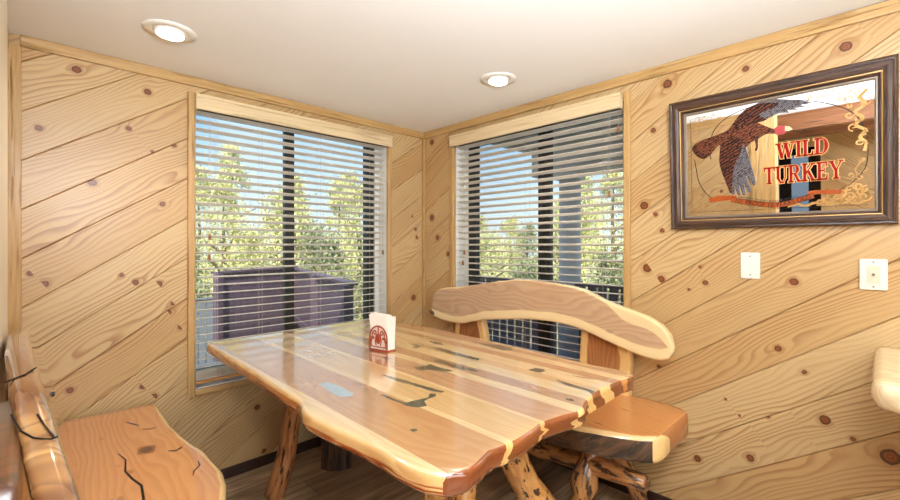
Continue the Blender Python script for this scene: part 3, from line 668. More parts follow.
# gentle waves of the sawn near end, applied as a shift of the whole end region
END = [(-1.70,-1.978),(-1.658,-1.984),(-1.606,-1.996),(-1.559,-1.990),(-1.506,-1.970),(-1.459,-1.980),(-1.391,-1.984),(-1.316,-1.977),(-1.257,-1.966),(-1.16,-1.985),(-1.104,-2.004),(-1.06,-1.998),(-1.019,-1.978),(-.911,-1.955),(-.836,-1.955),(-.73,-1.958),(-.641,-1.975),(-.60,-1.98)]
def endwave(x, y):
    w = max(0, 1-(y+2.012)/.25)
    return y + w*(interp(END, x)+1.996)
slab('tabletop', st, .056, lambda t, s, n: (s, endwave(s, t), TZ+n), [M['table'], M['table_edge'], M['end_grain']], tb, r=.016, side0=1, side1=1, ends=(2, 2), nx=30, rend=.016,
     mat_fn=lambda k_, t, part, deep, dn: 2 if (t < -1.995 and (dn < -.006)) else k_)
INL = {
 'a': [(-1.328,-1.263),(-1.310,-1.299),(-1.302,-1.379),(-1.292,-1.503),(-1.279,-1.583),(-1.295,-1.587),(-1.308,-1.548),(-1.317,-1.469),(-1.328,-1.336)],
 'b': [(-1.460,-1.443),(-1.453,-1.504),(-1.448,-1.574),(-1.402,-1.581),(-1.362,-1.588),(-1.331,-1.563),(-1.319,-1.581),(-1.336,-1.598),(-1.360,-1.596),(-1.393,-1.603),(-1.416,-1.643),(-1.445,-1.632),(-1.463,-1.592),(-1.465,-1.520)],
 'c': [(-1.162,-1.268),(-1.113,-1.294),(-1.080,-1.283),(-1.087,-1.342),(-1.082,-1.428),(-1.114,-1.408),(-1.129,-1.362),(-1.180,-1.319)],
 'd': [(-1.019,-1.242),(-0.997,-1.258),(-1.011,-1.351),(-1.005,-1.443),(-1.001,-1.507),(-1.019,-1.501),(-1.040,-1.429),(-1.034,-1.337),(-1.041,-1.286)],
 'e': [(-0.861,-1.057),(-0.849,-1.145),(-0.861,-1.282),(-0.862,-1.381),(-0.885,-1.392),(-0.893,-1.286),(-0.888,-1.186),(-0.882,-1.114)],
 'f': [(-0.899,-0.913),(-0.879,-0.946),(-0.897,-1.004),(-0.928,-1.021),(-0.945,-0.993),(-0.908,-0.981)],
 'g': [(-0.618,-1.103),(-0.613,-1.207),(-0.578,-1.273),(-0.584,-1.359),(-0.630,-1.389),(-0.654,-1.360),(-0.649,-1.265)],
 'h': [(-0.798,-1.646),(-0.789,-1.676),(-0.806,-1.699),(-0.839,-1.694),(-0.846,-1.639)],
 'i': [(-0.875,-1.791),(-0.879,-1.854),(-0.886,-1.924),(-0.895,-1.962),(-0.925,-1.965),(-0.909,-1.94),(-0.908,-1.911),(-0.904,-1.843)],
 'j': [(-0.782,-1.807),(-0.768,-1.861),(-0.763,-1.901),(-0.777,-1.866)],
 'k': [(-1.033,-1.923),(-1.022,-1.944),(-1.032,-1.958),(-1.041,-1.943)],
 'l': [(-1.569,-1.743),(-1.555,-1.749),(-1.556,-1.763),(-1.572,-1.761)],
 'n': [(-1.164,-1.040),(-1.140,-1.054),(-1.147,-1.087),(-1.173,-1.090)],
 'o': [(-0.786,-0.938),(-0.763,-0.994),(-0.788,-1.067),(-0.809,-1.027)]}
for key, pts in INL.items():
    # roughen the outline
    q = []
    for i, p in enumerate(pts):
        n_ = pts[(i+1) % len(pts)]; q.append(p); d = math.dist(p, n_); m = max(1, int(d/.02))
        for j in range(1, m): f = j/m; q.append((p[0]+(n_[0]-p[0])*f+random.uniform(-.0035, .0035), p[1]+(n_[1]-p[1])*f+random.uniform(-.003, .003)))
    b = MB(); b.prism(q, lambda a, c, d: (a, c, d), TZ-.012, TZ+.0005); o = b.build('inlay', M['inlay'], tb); o['label'] = 'dark green crushed stone inlay'
b = MB(); b.prism([(-1.561,-1.191),(-1.525,-1.193),(-1.517,-1.282),(-1.524,-1.374),(-1.546,-1.392),(-1.576,-1.370),(-1.575,-1.300)], lambda a, c, d: (a, c, d), TZ-.012, TZ+.0005); o = b.build('inlay', M['inlay_blue'], tb); o['label'] = 'pale blue oval inlay'

def log(name, p0, p1, r0, r1, mat, parent, label=None, bend=.012, seg=14, lumps=.05, n=9):
    b = MB(); p0, p1 = Vector(p0), Vector(p1); path = []; rad = []
    d = (p1-p0); s = d.cross(Vector((.3, .7, .2))).normalized()
    for i in range(n+1):
        t = i/n; path.append(p0+d*t+s*math.sin(t*math.pi)*bend*math.cos(i*.9)); rad.append((r0+(r1-r0)*t)*(1+random.uniform(-lumps, lumps)))
    b.tube(path, rad, seg, noise=.035); o = b.build(name, mat, parent, smooth=True)
    if label: o['label'] = label
    return o
UB = TZ-.054
log('leg', (-1.25, -.50, UB), (-1.402, -.385, .002), .040, .054, M['log_red'], tb)
log('leg', (-.92, -.50, UB), (-.70, -.42, .002), .040, .05, M['log'], tb)
log('leg', (-1.21, -1.66, UB), (-1.44, -1.76, .002), .042, .05, M['log_spot'], tb)
log('leg', (-1.18, -1.70, UB), (-.70, -1.77, .002), .052, .062, M['log_spot'], tb)
b = MB(); q = []
def slabpost(name, cx, cy, w, d, z0, z1, mat, parent, label, ang=0, n=18):
    b = MB(); rows = 9; N = n; rnd = random.Random(3)
    prof = [1+rnd.uniform(-.14, .14) for _ in range(N)]; o0 = len(b.v)
    for i in range(rows+1):
        z = z0+(z1-z0)*i/rows
        for j in range(N):
            a = 2*math.pi*j/N; r = prof[j]*(1+rnd.uniform(-.03, .03))
            x, y = math.cos(a)*w*r, math.sin(a)*d*r
            b.v.append(Vector((cx+x*math.cos(ang)-y*math.sin(ang), cy+x*math.sin(ang)+y*math.cos(ang), z)))
    for i in range(rows):
        for j in range(N):
            j2 = (j+1) % N; b.quad([i*N+j, i*N+j2, (i+1)*N+j2, (i+1)*N+j], [(z0+(z1-z0)*i/rows, j*.03), (z0+(z1-z0)*i/rows, j*.03+.03), (z0+(z1-z0)*(i+1)/rows, j*.03+.03), (z0+(z1-z0)*(i+1)/rows, j*.03)])
    b.quad(list(range(N))); b.quad([rows*N+j for j in range(N)])
    o = b.build(name, mat, parent, smooth=False); o['label'] = label; return o
slabpost('post', -1.0, -.345, .088, .055, .002, UB, M['stump'], tb, 'dark shaggy bark post', ang=R(-40))
slabpost('post', -1.30, -1.60, .062, .05, .002, UB, M['stump_light'], tb, 'peeled amber post with dark bark spots', ang=R(-40))

# ------------------------------------------------------------------ napkin holder and napkins
nh = thing('napkin_holder', 'rust red arched metal napkin holder on the table', 'napkin holder', (-1.075, -.945, TZ))
ang = math.atan2(-.115, .025)  # front panel direction
FX, FY = Vector((math.cos(ang), math.sin(ang), 0)), Vector((-math.sin(ang), math.cos(ang), 0))   # along panel, across (towards the corner)
O0 = Vector((-1.128, -.884, TZ+.001))
def np_(a, z, d): return O0+FX*a+FY*d+Vector((0, 0, z))
WN, DN, HN = .115, .058, .125
def holder_panel(d, name):
    b = MB(); arch = [(.0, .0)]+[(.0, HN*.5)]+[(WN/2-WN/2*math.cos(math.pi*i/12), HN*.5+HN*.5*math.sin(math.pi*i/12)) for i in range(1, 12)]+[(WN, HN*.5), (WN, .0)]
    b.tube([np_(a, z, d) for a, z in arch], .0038, 7)
    b.tube([np_(0, .004, d), np_(WN, .004, d)], .004, 7); b.tube([np_(0, .022, d), np_(WN, .022, d)], .0025, 6)
    # cast ornament: oval medallion, flanking scrolls and finials
    b.tube([np_(WN/2+.014*math.cos(t*math.pi/8), .062+.022*math.sin(t*math.pi/8), d) for t in range(17)], .003, 6, dome=False)
    b.prism([(WN/2+.0105*math.cos(t*math.pi/6), .062+.018*math.sin(t*math.pi/6)) for t in range(12)], lambda a, z, e_: np_(a, z, e_), d-.0015, d+.0015)
    for sg in (-1, 1):
        cx = WN/2+sg*.035
        b.tube([np_(cx+sg*.010*math.cos(t*.6)*(1-t*.05), .045+.016*math.sin(t*.6)*(1-t*.05)+t*.0035, d) for t in range(14)], .0027, 6)
        b.tube([np_(cx-sg*.012+sg*.008*math.cos(t*.6), .092+.010*math.sin(t*.6), d) for t in range(11)], .0027, 6)
        b.tube([np_(WN/2+sg*.014, .03, d), np_(WN/2+sg*.02, .05, d), np_(WN/2+sg*.013, .08, d), np_(WN/2+sg*.018, .10, d)], .0027, 6)
        b.tube([np_(WN/2+sg*.045, .022, d), np_(WN/2+sg*.05, .05, d), np_(WN/2+sg*.044, .07, d)], .0026, 6)
    b.tube([np_(WN/2, .084, d), np_(WN/2, HN-.004, d)], .003, 6)
    return b.build(name, M['iron'], nh, smooth=True)
holder_panel(0, 'side_panel'); holder_panel(DN, 'side_panel')
b = MB(); b.prism([(0, 0), (WN, 0), (WN, DN), (0, DN)], lambda a, c, z: np_(a, z, c), .0005, .008); bevel(b.build('tray', M['iron'], nh), .002)
nk = MB(); N_ = 22
for i in range(N_):
    d = .006+(DN-.012)*i/N_; lean = .012*math.sin(i*.8)+(i/N_-.5)*.02
    hh = .178+random.uniform(-.004, .004)-(.012 if i > 14 else 0); a0 = .004+random.uniform(-.002, .003)+(.006 if i > 14 else 0); a1 = a0+WN-.006
    P = [(a0, .009, 0), (a1, .009, 0), (a1, .09, 0), (a1+lean*.4, hh, 1), (a0+lean*.4-.002, hh+random.uniform(0, .006), 1), (a0, .09, 0)]
    sp = (i/N_-.5)*.016
    n = len(nk.v)
    for th in (0, .0016): nk.v += [np_(a, z, d+th+sp*k_) for a, z, k_ in P]
    nk.quad([n+5, n+2, n+1, n]); nk.quad([n+4, n+3, n+2, n+5]); nk.quad([n+6, n+7, n+8, n+11]); nk.quad([n+11, n+8, n+9, n+10])
    for j in range(6): nk.quad([n+j, n+(j+1) % 6, n+6+(j+1) % 6, n+6+j])
tag(nk.build('napkin_stack', M['napkin']), 'white paper napkins standing in the rust red holder', 'napkins')

# ------------------------------------------------------------------ right bench (under the right window)
rb = thing('live_edge_bench', 'live-edge bench with arched plank backrest in front of the right window', 'bench', (-.32, -1.15, 0), 'live edge benches')
SZ = .557
seat_st = [(.14,-.60,-.045),(.35,-.62,-.035),(.8,-.60,-.035),(1.3,-.635,-.035),(1.6,-.65,-.035),(1.74,-.638,-.035),(1.84,-.60,-.035),(1.93,-.565,-.04),(1.98,-.535,-.05),(2.022,-.50,-.08),(2.048,-.47,-.12)]
slab('seat', seat_st, .112, lambda t, s, n: (s, -t, SZ+n), [M['seat'], M['bark'], M['seat_end']], rb, r=.024, side0=1, ends=(2, 2), nx=14, rend=.03,
     mat_fn=lambda k_, t, part, deep, dn: (1 if (part == 2 and dn < -.014 and t < 2.005) else 2 if (t > 2.024 or (part == 2 and dn < -.014)) else 0))
BL = [(-0.253,0.862),(-0.258,0.832),(-0.277,0.815),(-0.374,0.797),(-0.481,0.790),(-0.597,0.797),(-0.681,0.822),(-0.800,0.851),(-0.936,0.868),(-1.041,0.884),(-1.183,0.899),(-1.306,0.903),(-1.414,0.897),(-1.496,0.887),(-1.562,0.869),(-1.650,0.843),(-1.721,0.824),(-1.790,0.806),(-1.855,0.794),(-1.918,0.790),(-1.955,0.800),(-1.985,0.83)]
BU = [(-0.253,0.93),(-0.262,0.965),(-0.285,1.0),(-0.334,1.026),(-0.420,1.041),(-0.554,1.055),(-0.708,1.082),(-0.813,1.102),(-0.936,1.121),(-1.030,1.136),(-1.119,1.139),(-1.204,1.137),(-1.306,1.131),(-1.414,1.122),(-1.510,1.108),(-1.575,1.081),(-1.650,1.052),(-1.744,1.028),(-1.801,1.015),(-1.855,1.0),(-1.918,0.97),(-1.955,0.935),(-1.985,0.88)]
def back_st():
    lo = sorted([(-a, b_) for a, b_ in BL]); up = sorted([(-a, b_) for a, b_ in BU])
    ts = sorted(set([a for a, _ in lo]+[a for a, _ in up])); return [(t, interp(lo, t), interp(up, t)) for t in ts]
slab('backrest', back_st(), .056, lambda t, s, n: (-.150-n-(s-.95)*-.06, -t, s), [M['back'], M['back']], rb, r=.014, nx=12, rend=.022)
b = MB(); b.tube([(-.156, -.258, .85), (-.172, -.285, .842), (-.156, -.30, .83)], [.012, .016, .008], 7, noise=.4); o = b.build('broken_knot', M['bark'], rb); o['label'] = 'dark broken knot at the end of the backrest'
slab('post', [(.40, -.76, -.43), (.7, -.75, -.45), (.88, -.71, -.47)], .06, lambda t, s, n: (-.092-n, s, t), [M['post']], rb, r=.012)
slab('post', [(.40, -1.74, -1.45), (.62, -1.745, -1.455), (.75, -1.755, -1.462), (.87, -1.72, -1.47)], .06, lambda t, s, n: (-.092-n, s, t), [M['post']], rb, r=.012)
for yc, sg in ((-1.72, 1), (-.55, -1)):
    log('leg', (-.34, yc+.02, SZ-.10), (-.52, yc+.06, .002), .048, .062, M['log'], rb, lumps=.22)
    log('leg', (-.27, yc-.01, SZ-.10), (-.10, yc-.10*sg, .002), .040, .048, M['log'], rb, lumps=.22)
log('stretcher', (-.36, -.42, .20), (-.415, -1.965, .312), .046, .040, M['log'], rb, lumps=.12, bend=.02, n=16)

# ------------------------------------------------------------------ left bench (beside the camera)
lb = thing('live_edge_bench', 'glossy live-edge bench with crack-lined plank backrest at the left wall', 'bench', (-2.12, -1.05, 0), 'live edge benches')
LZ = .552
sst = [(-2.02,-2.37,-1.99),(-1.9,-2.38,-1.95),(-1.6,-2.38,-1.97),(-1.4,-2.38,-1.945),(-1.27,-2.38,-1.915),(-1.2,-2.38,-1.888),(-1.12,-2.38,-1.862),(-1.03,-2.38,-1.848),(-.925,-2.38,-1.850),(-.82,-2.38,-1.85),(-.715,-2.38,-1.868),(-.59,-2.38,-1.880),(-.45,-2.38,-1.888),(-.25,-2.38,-1.884),(-.12,-2.38,-1.88),(-.07,-2.37,-1.885)]
def lend(x, y):
    w = max(0, 1+(y+.07)/.3); return y+w*(-.045*(x+2.38)/.5+.03)
slab('seat', sst, .10, lambda t, s, n: (s, lend(s, t), LZ+n), [M['seat'], M['bark'], M['seat_end']], lb, r=.02, side1=1, ends=(2, 2), nx=14, rend=.02,
     mat_fn=lambda k_, t, part, deep, dn: 1 if (part == 1 and dn < -.03) else 0)
def crack(pts, w, z=LZ, fn=None):
    b = MB(); fn = fn or (lambda a, c, d: (a, c, z+d)); L_, R_ = [], []
    for i, p in enumerate(pts):
        a, c = pts[max(i-1, 0)], pts[min(i+1, len(pts)-1)]; dx, dy = c[0]-a[0], c[1]-a[1]; l = math.hypot(dx, dy) or 1
        ww = w*(.25+.75*math.sin(math.pi*(i+.3)/(len(pts)-.4))); L_.append((p[0]-dy/l*ww, p[1]+dx/l*ww)); R_.append((p[0]+dy/l*ww, p[1]-dx/l*ww))
    b.prism(L_+R_[::-1], fn, -.004, .0006); o = b.build('crack', M['black'], lb); o['label'] = 'dark drying crack'
crack([(-2.10,-.62),(-2.085,-.70),(-2.10,-.80),(-2.09,-.88),(-2.075,-.95),(-2.085,-1.05),(-2.09,-1.15),(-2.10,-1.3),(-2.12,-1.45)], .004)
crack([(-2.03,-.28),(-2.01,-.33),(-1.995,-.36)], .005); crack([(-1.99,-.42),(-1.965,-.445),(-1.945,-.44)], .005); crack([(-1.955,-.73),(-1.935,-.75),(-1.92,-.74),(-1.91,-.73)], .006)
crack([(-1.895,-.90),(-1.90,-.94),(-1.925,-.97),(-1.935,-1.0)], .003)
for (kx_, ky_, ka, kb) in ((-2.015, -.66, .055, .022), (-2.16, -.99, .022, .012)):
    b = MB(); b.prism([(kx_+ka*math.cos(t*math.pi/10)*(.55)+.2*kb*math.sin(t*.9), ky_+ka*.75*math.sin(t*math.pi/10)) for t in range(20)], lambda a, c, d: (a, c, LZ+d), -.004, .0005)
    b.prism([(kx_+ka*.62*math.cos(t*math.pi/10)*(.55), ky_+ka*.48*math.sin(t*math.pi/10)) for t in range(20)], lambda a, c, d: (a, c, LZ+d), -.004, .0009, 1)
    o = b.build('knot', [M['tassel'], M['post_dark']], lb); o['label'] = 'brown eye-shaped knot'
lo2 = [(-2.0,.86),(-1.96,.81),(-1.9,.79),(-1.7,.80),(-1.5,.84),(-1.2,.86),(-.9,.86),(-.6,.82),(-.4,.80),(-.28,.82),(-.24,.86)]
up2 = [(-2.0,.91),(-1.96,.95),(-1.9,.98),(-1.7,1.03),(-1.5,1.08),(-1.2,1.10),(-.9,1.09),(-.6,1.06),(-.4,1.04),(-.28,1.01),(-.24,.96)]
ts2 = sorted(set(a for a, _ in lo2))
# thickness grows from the far end; the plank leans back against its posts
slab('backrest', [(t, interp(lo2, t), interp(up2, t)) for t in ts2], .050, lambda t, s, n: (-2.300+n-(s-1.03)*.27-(t+1.9)*.028, t, s), [M['back_left']], lb, r=.016, nx=10, rend=.026)
slab('post', [(.40, -1.90, -1.36), (.8, -1.90, -1.36), (.99, -1.89, -1.37), (1.03, -1.86, -1.40)], .062, lambda t, s, n: (-2.352+n, s, t), [M['post_dark']], lb, r=.01)
slab('post', [(.40, -.66, -.42), (.88, -.66, -.42)], .03, lambda t, s, n: (-2.398+n, s, t), [M['post_dark']], lb, r=.01)
for yc in (-1.6, -.50):
    log('leg', (-2.16, yc+.02, LZ-.09), (-2.32, yc+.05, .002), .05, .055, M['log'], lb, lumps=.1)
    log('leg', (-2.08, yc-.01, LZ-.09), (-1.96, yc-.04, .002), .05, .055, M['log'], lb, lumps=.1)
def btop(y, f): z = interp(up2, y); return (-2.300-(z-1.03)*.27-(y+1.9)*.028-.05*f, y, z-.0015+.002*math.sin(3.14*f))
for pts in ([(-1.46, 1.0), (-1.445, .7), (-1.43, .4), (-1.40, .15), (-1.385, .02)], [(-1.60, .98), (-1.66, .85), (-1.69, .6), (-1.70, .4), (-1.705, .2), (-1.70, .03)], [(-1.62, .35), (-1.66, .25), (-1.70, .12)]):
    b = MB(); b.tube([btop(y, f) for y, f in pts], .0016, 6, noise=.3); o = b.build('crack', M['black'], lb); o['label'] = 'dark crack across the plank edge'
b = MB(); b.tube([(-2.300, -.85, .885), (-2.285, -.85, .885)], .007, 10); o = b.build('bolt', M['frame_dark'], lb); o['label'] = 'dark bolt head'

# ------------------------------------------------------------------ counter end at the right edge
ct = thing('countertop', 'pale rounded wooden countertop at the right edge by the coax plate', 'countertop', (-.35, -3.2, .9))
def cfn(t, s, n): return (s, t, .974+n)
slab('top', [(-3.9, -.72, -.012), (-2.80, -.72, -.012), (-2.73, -.718, -.012), (-2.685, -.70, -.014), (-2.664, -.665, -.016)], .068, cfn, [M['counter']], ct, r=.026, nx=10, rend=.026)
b = MB(); b.box(-.62, -.03, -3.85, -3.35, .0, .9055); b.box(-.64, -.62, -3.83, -3.61, .10, .87); b.box(-.64, -.62, -3.59, -3.37, .10, .87); bevel(b.build('cabinet_base', M['cabinet'], ct), .004)

# ------------------------------------------------------------------ wall plates
def rrect(x0, x1, z0, z1, r=.005, n=4):
    P = []
    for cx, cz, a0 in ((x1-r, z1-r, 0), (x0+r, z1-r, 90), (x0+r, z0+r, 180), (x1-r, z0+r, 270)):
        for i in range(n+1): a = R(a0+90*i/n); P.append((cx+r*math.cos(a), cz+r*math.sin(a)))
    return P
wr = lambda d_: (lambda a, z, d: (-.0075-d, a, z))
def plate_screw(y, z, p, fn):
    b = MB(); b.tube([fn(y, z, .0055), fn(y, z, .0075)], .0032, 10, dome=False); b.build('screw', M['steel'], p)
F_R = lambda a, z, d: (-.0075-d, a, z)
bp = thing('blank_wall_plate', 'plain white blank wall plate below the mirror', 'wall plate', (-.0075, -2.265, 1.263))
b = MB(); b.prism(rrect(-2.301, -2.228, 1.204, 1.322), F_R, 0, .006); bevel(b.build('plate', M['plastic'], bp), .0015)
plate_screw(-2.2645, 1.305, bp, F_R); plate_screw(-2.2645, 1.221, bp, F_R)
cp = thing('coax_wall_plate', 'white wall plate with a square ivory coaxial jack, right of the blank one', 'wall plate', (-.0075, -2.66, 1.243))
b = MB(); b.prism(rrect(-2.700, -2.622, 1.182, 1.302), F_R, 0, .006); bevel(b.build('plate', M['plastic'], cp), .0015)
b = MB(); b.prism(rrect(-2.679, -2.643, 1.208, 1.276, .002), F_R, .006, .0085); b.build('insert', M['plastic2'], cp)
b = MB(); b.tube([F_R(-2.661, 1.242, .0085), F_R(-2.661, 1.242, .017)], .0048, 12, dome=False); b.build('coax_jack', M['steel'], cp)
plate_screw(-2.661, 1.29, cp, F_R); plate_screw(-2.661, 1.194, cp, F_R)
F_L = lambda a, z, d: (a, -.0075-d, z)
op = thing('power_outlet', 'white wall outlet low on the left wall under the table edge', 'wall outlet', (-1.165, -.0075, .41))
b = MB(); b.prism(rrect(-1.205, -1.13, .355, .47), F_L, 0, .006); bevel(b.build('plate', M['plastic'], op), .0015)
for z in (.432, .393):
    b = MB(); b.prism(rrect(-1.184, -1.151, z-.013, z+.013, .008), F_L, .006, .009); b.build('socket', M['plastic2'], op)

# ------------------------------------------------------------------ framed bar mirror
fm = thing('framed_mirror', 'dark wood framed bar mirror printed with a flying turkey and red lettering', 'mirror', (-.02, -2.335, 1.75))
y0, y1, z0, z1 = -2.728, -1.938, 1.434, 2.060      # outer
iy0, iy1, iz0, iz1 = -2.664, -2.012, 1.497, 1.984
# moulding profile: (distance from outer edge 0..1, height)
prof = [(0, .001), (0, .024), (.10, .032), (.20, .030), (.26, .036), (.46, .040), (.60, .034), (.64, .028), (.70, .027), (.76, .030), (.82, .024), (.86, .018), (.93, .018), (1.0, .012), (1.0, .004)]
pm = [0, 0, 0, 0, 0, 0, 0, 1, 0, 0, 0, 2, 2, 2]
b = MB(); ring = []
for f, h in prof:
    a0, a1, c0, c1 = y0+(iy0-y0)*f, y1+(iy1-y1)*f, z0+(iz0-z0)*f, z1+(iz1-z1)*f
    n = len(b.v); b.v += [Vector(F_R(a0, c0, h)), Vector(F_R(a1, c0, h)), Vector(F_R(a1, c1, h)), Vector(F_R(a0, c1, h))]; ring.append(n)
for i in range(len(prof)-1):
    for j in range(4):
        j2 = (j+1) % 4; A_, B_ = ring[i], ring[i+1]; ln = .8 if j in (0, 2) else .6
        b.quad([A_+j, A_+j2, B_+j2, B_+j], [(j*3, prof[i][0]*.07), (j*3+ln, prof[i][0]*.07), (j*3+ln, prof[i+1][0]*.07), (j*3, prof[i+1][0]*.07)], pm[i])
b.build('frame', [M['frame_wood'], M['frame_gold'], M['frame_lip']], fm)
b = MB(); b.prism([(iy0-.01, iz0-.01), (iy1+.01, iz0-.01), (iy1+.01, iz1+.01), (iy0-.01, iz1+.01)], F_R, .003, .0105); b.build('mirror_glass', M['mirror'], fm)
D0 = .0105
def pr(name, polys, mat, lvl=1, parent=None, label=None):
    b = MB()
    for p in polys: b.prism(p, F_R, D0, D0+.00035*lvl)
    o = b.build(name, M[mat], parent or fm)
    if label: o['label'] = label
    return o
def ribbon(pts, w):
    L_, R_ = [], []
    for i, p in enumerate(pts):
        a, c = pts[max(i-1, 0)], pts[min(i+1, len(pts)-1)]; dx, dy = c[0]-a[0], c[1]-a[1]; l = math.hypot(dx, dy) or 1
        ww = w[i] if hasattr(w, '__len__') else w; L_.append((p[0]-dy/l*ww, p[1]+dx/l*ww)); R_.append((p[0]+dy/l*ww, p[1]-dx/l*ww))
    return [[L_[i], L_[i+1], R_[i+1], R_[i]] for i in range(len(pts)-1)]
def cat(pts, n=6):
    out = []
    for i in range(len(pts)-1):
        p0, p1, p2, p3 = pts[max(i-1, 0)], pts[i], pts[i+1], pts[min(i+2, len(pts)-1)]
        for j in range(n):
            t = j/n; out.append(tuple(.5*((2*p1[k_])+(-p0[k_]+p2[k_])*t+(2*p0[k_]-5*p1[k_]+4*p2[k_]-p3[k_])*t*t+(-p0[k_]+3*p1[k_]-3*p2[k_]+p3[k_])*t**3) for k_ in (0, 1)))
    return out+[pts[-1]]
# oval border line
arc = cat([(-2.114,1.762),(-2.110,1.810),(-2.122,1.879),(-2.155,1.925),(-2.207,1.955),(-2.283,1.972),(-2.407,1.968),(-2.489,1.945),(-2.566,1.906),(-2.612,1.863),(-2.635,1.813),(-2.646,1.744),(-2.640,1.66),(-2.60,1.60),(-2.56,1.575)])
arc2 = cat([(-2.045,1.771),(-2.050,1.731),(-2.062,1.661),(-2.090,1.605),(-2.125,1.572)])
pr('oval_line', ribbon(arc, .0016), 'black', 1); pr('oval_line', ribbon(arc2, .0016), 'black', 1)
pr('border_line', ribbon([(-2.030,1.515),(-2.030,1.965),(-2.10,1.968)], .0009)+ribbon([(-2.030,1.515),(-2.645,1.512),(-2.648,1.60)], .0009), 'black', 1)
# gilt scrollwork
def scroll(cx, cz, r, a0, turns, sg=1, n=16): return [(cx+sg*r*(1-i/n*.85)*math.cos(a0+turns*2*math.pi*i/n), cz+r*(1-i/n*.85)*math.sin(a0+turns*2*math.pi*i/n)) for i in range(n+1)]
rnd = random.Random(11); G = []
def tw(n, w): return [w*(.4+.6*math.sin(math.pi*i/n)) for i in range(n+1)]
def leafs(path, r, w, every=1):
    for i, (y, z) in enumerate(path):
        sg = 1 if i % 2 else -1; s_ = scroll(y+rnd.uniform(-.004, .004), z+rnd.uniform(-.004, .004), r*rnd.uniform(.7, 1.2), rnd.uniform(0, 6.28), 1.1, sg); G.extend(ribbon(s_, tw(16, w)))
# upper right corner and right side
leafs([(-2.46,1.962),(-2.485,1.970),(-2.51,1.960),(-2.535,1.965),(-2.56,1.950),(-2.585,1.962),(-2.605,1.945),(-2.63,1.955),(-2.575,1.935),(-2.60,1.925),(-2.625,1.93),(-2.64,1.91)], .016, .0022)
G.extend(ribbon(cat([(-2.645,1.955),(-2.625,1.93),(-2.638,1.90),(-2.61,1.875),(-2.632,1.85),(-2.612,1.825),(-2.64,1.80),(-2.625,1.775),(-2.642,1.75),(-2.636,1.72)]), .0055))
leafs([(-2.60,1.90),(-2.597,1.868),(-2.62,1.845),(-2.602,1.82),(-2.635,1.79),(-2.625,1.76)], .014, .0035)
pr('gilt_scrollwork', G, 'gold', 1); G = []
# lower right corner flourish
leafs([(-2.50,1.53),(-2.52,1.545),(-2.54,1.53),(-2.56,1.545),(-2.58,1.53),(-2.60,1.55),(-2.615,1.53),(-2.635,1.545),(-2.64,1.57),(-2.62,1.58),(-2.595,1.575),(-2.575,1.56),(-2.555,1.53),(-2.60,1.53),(-2.625,1.56)], .018, .0042)
pr('gilt_scrollwork', G, 'gold', 1); G = []
G.extend(ribbon(cat([(-2.40,1.52),(-2.43,1.528),(-2.46,1.52),(-2.49,1.53),(-2.52,1.522),(-2.55,1.52)]), .005))
pr('gilt_scrollwork', G, 'gold', 1); G = []
leafs([(-2.625,1.62),(-2.64,1.65),(-2.61,1.60),(-2.632,1.69),(-2.60,1.63)], .013, .0016)
G.extend(ribbon(cat([(-2.60,1.595),(-2.628,1.62),(-2.61,1.65),(-2.634,1.69)]), .0012)); pr('gilt_scrollwork', G, 'gold', 1)
G = []
leafs([(-2.04,1.955),(-2.055,1.94),(-2.04,1.92),(-2.06,1.96),(-2.075,1.945),(-2.05,1.90),(-2.04,1.885),(-2.09,1.96),(-2.105,1.95),(-2.07,1.925),(-2.125,1.962),(-2.145,1.955),(-2.042,1.862)], .012, .0011)
pr('gilt_filigree', G, 'gold', 1); G = []
leafs([(-2.04,1.60),(-2.042,1.575),(-2.05,1.55),(-2.04,1.53),(-2.065,1.54),(-2.08,1.525),(-2.10,1.54),(-2.12,1.525),(-2.145,1.538),(-2.17,1.525),(-2.195,1.538),(-2.06,1.57),(-2.085,1.56),(-2.04,1.63),(-2.22,1.525),(-2.25,1.525)], .013, .0012)
pr('gilt_filigree', G, 'gold', 1)
# ribbon banner
pr('banner_tail', [[(-2.103,1.580),(-2.143,1.588),(-2.211,1.584),(-2.218,1.574),(-2.201,1.564),(-2.154,1.562),(-2.108,1.557)]], 'orange', 2)
pr('banner_tail', [[(-2.464,1.577),(-2.490,1.582),(-2.531,1.581),(-2.574,1.576),(-2.568,1.560),(-2.531,1.562),(-2.498,1.565),(-2.470,1.561)]], 'orange', 2)
ban = cat([(-2.195,1.5665),(-2.215,1.560),(-2.265,1.547),(-2.309,1.536),(-2.352,1.530),(-2.394,1.533),(-2.434,1.545),(-2.470,1.555),(-2.485,1.560)])
pr('banner', ribbon(ban, .0105), 'orange', 3); 
o = pr('banner_edge', ribbon([(a, z+.0108) for a, z in ban], .0010)+ribbon([(a, z-.0108) for a, z in ban], .0010), 'black', 4)
def text_polys(txt, size):
    cu = bpy.data.curves.new('lettering', 'FONT'); cu.body = txt; cu.size = size; ob = bpy.data.objects.new('lettering', cu); C.objects.link(ob)
    bpy.context.view_layer.update(); me = bpy.data.meshes.new_from_object(ob.evaluated_get(bpy.context.evaluated_depsgraph_get()))
    bm = bmesh.new(); bm.from_mesh(me); P = [[(v.co.x, v.co.y) for v in f.verts] for f in bm.faces]; bm.free(); bpy.data.objects.remove(ob); bpy.data.meshes.remove(me); return P
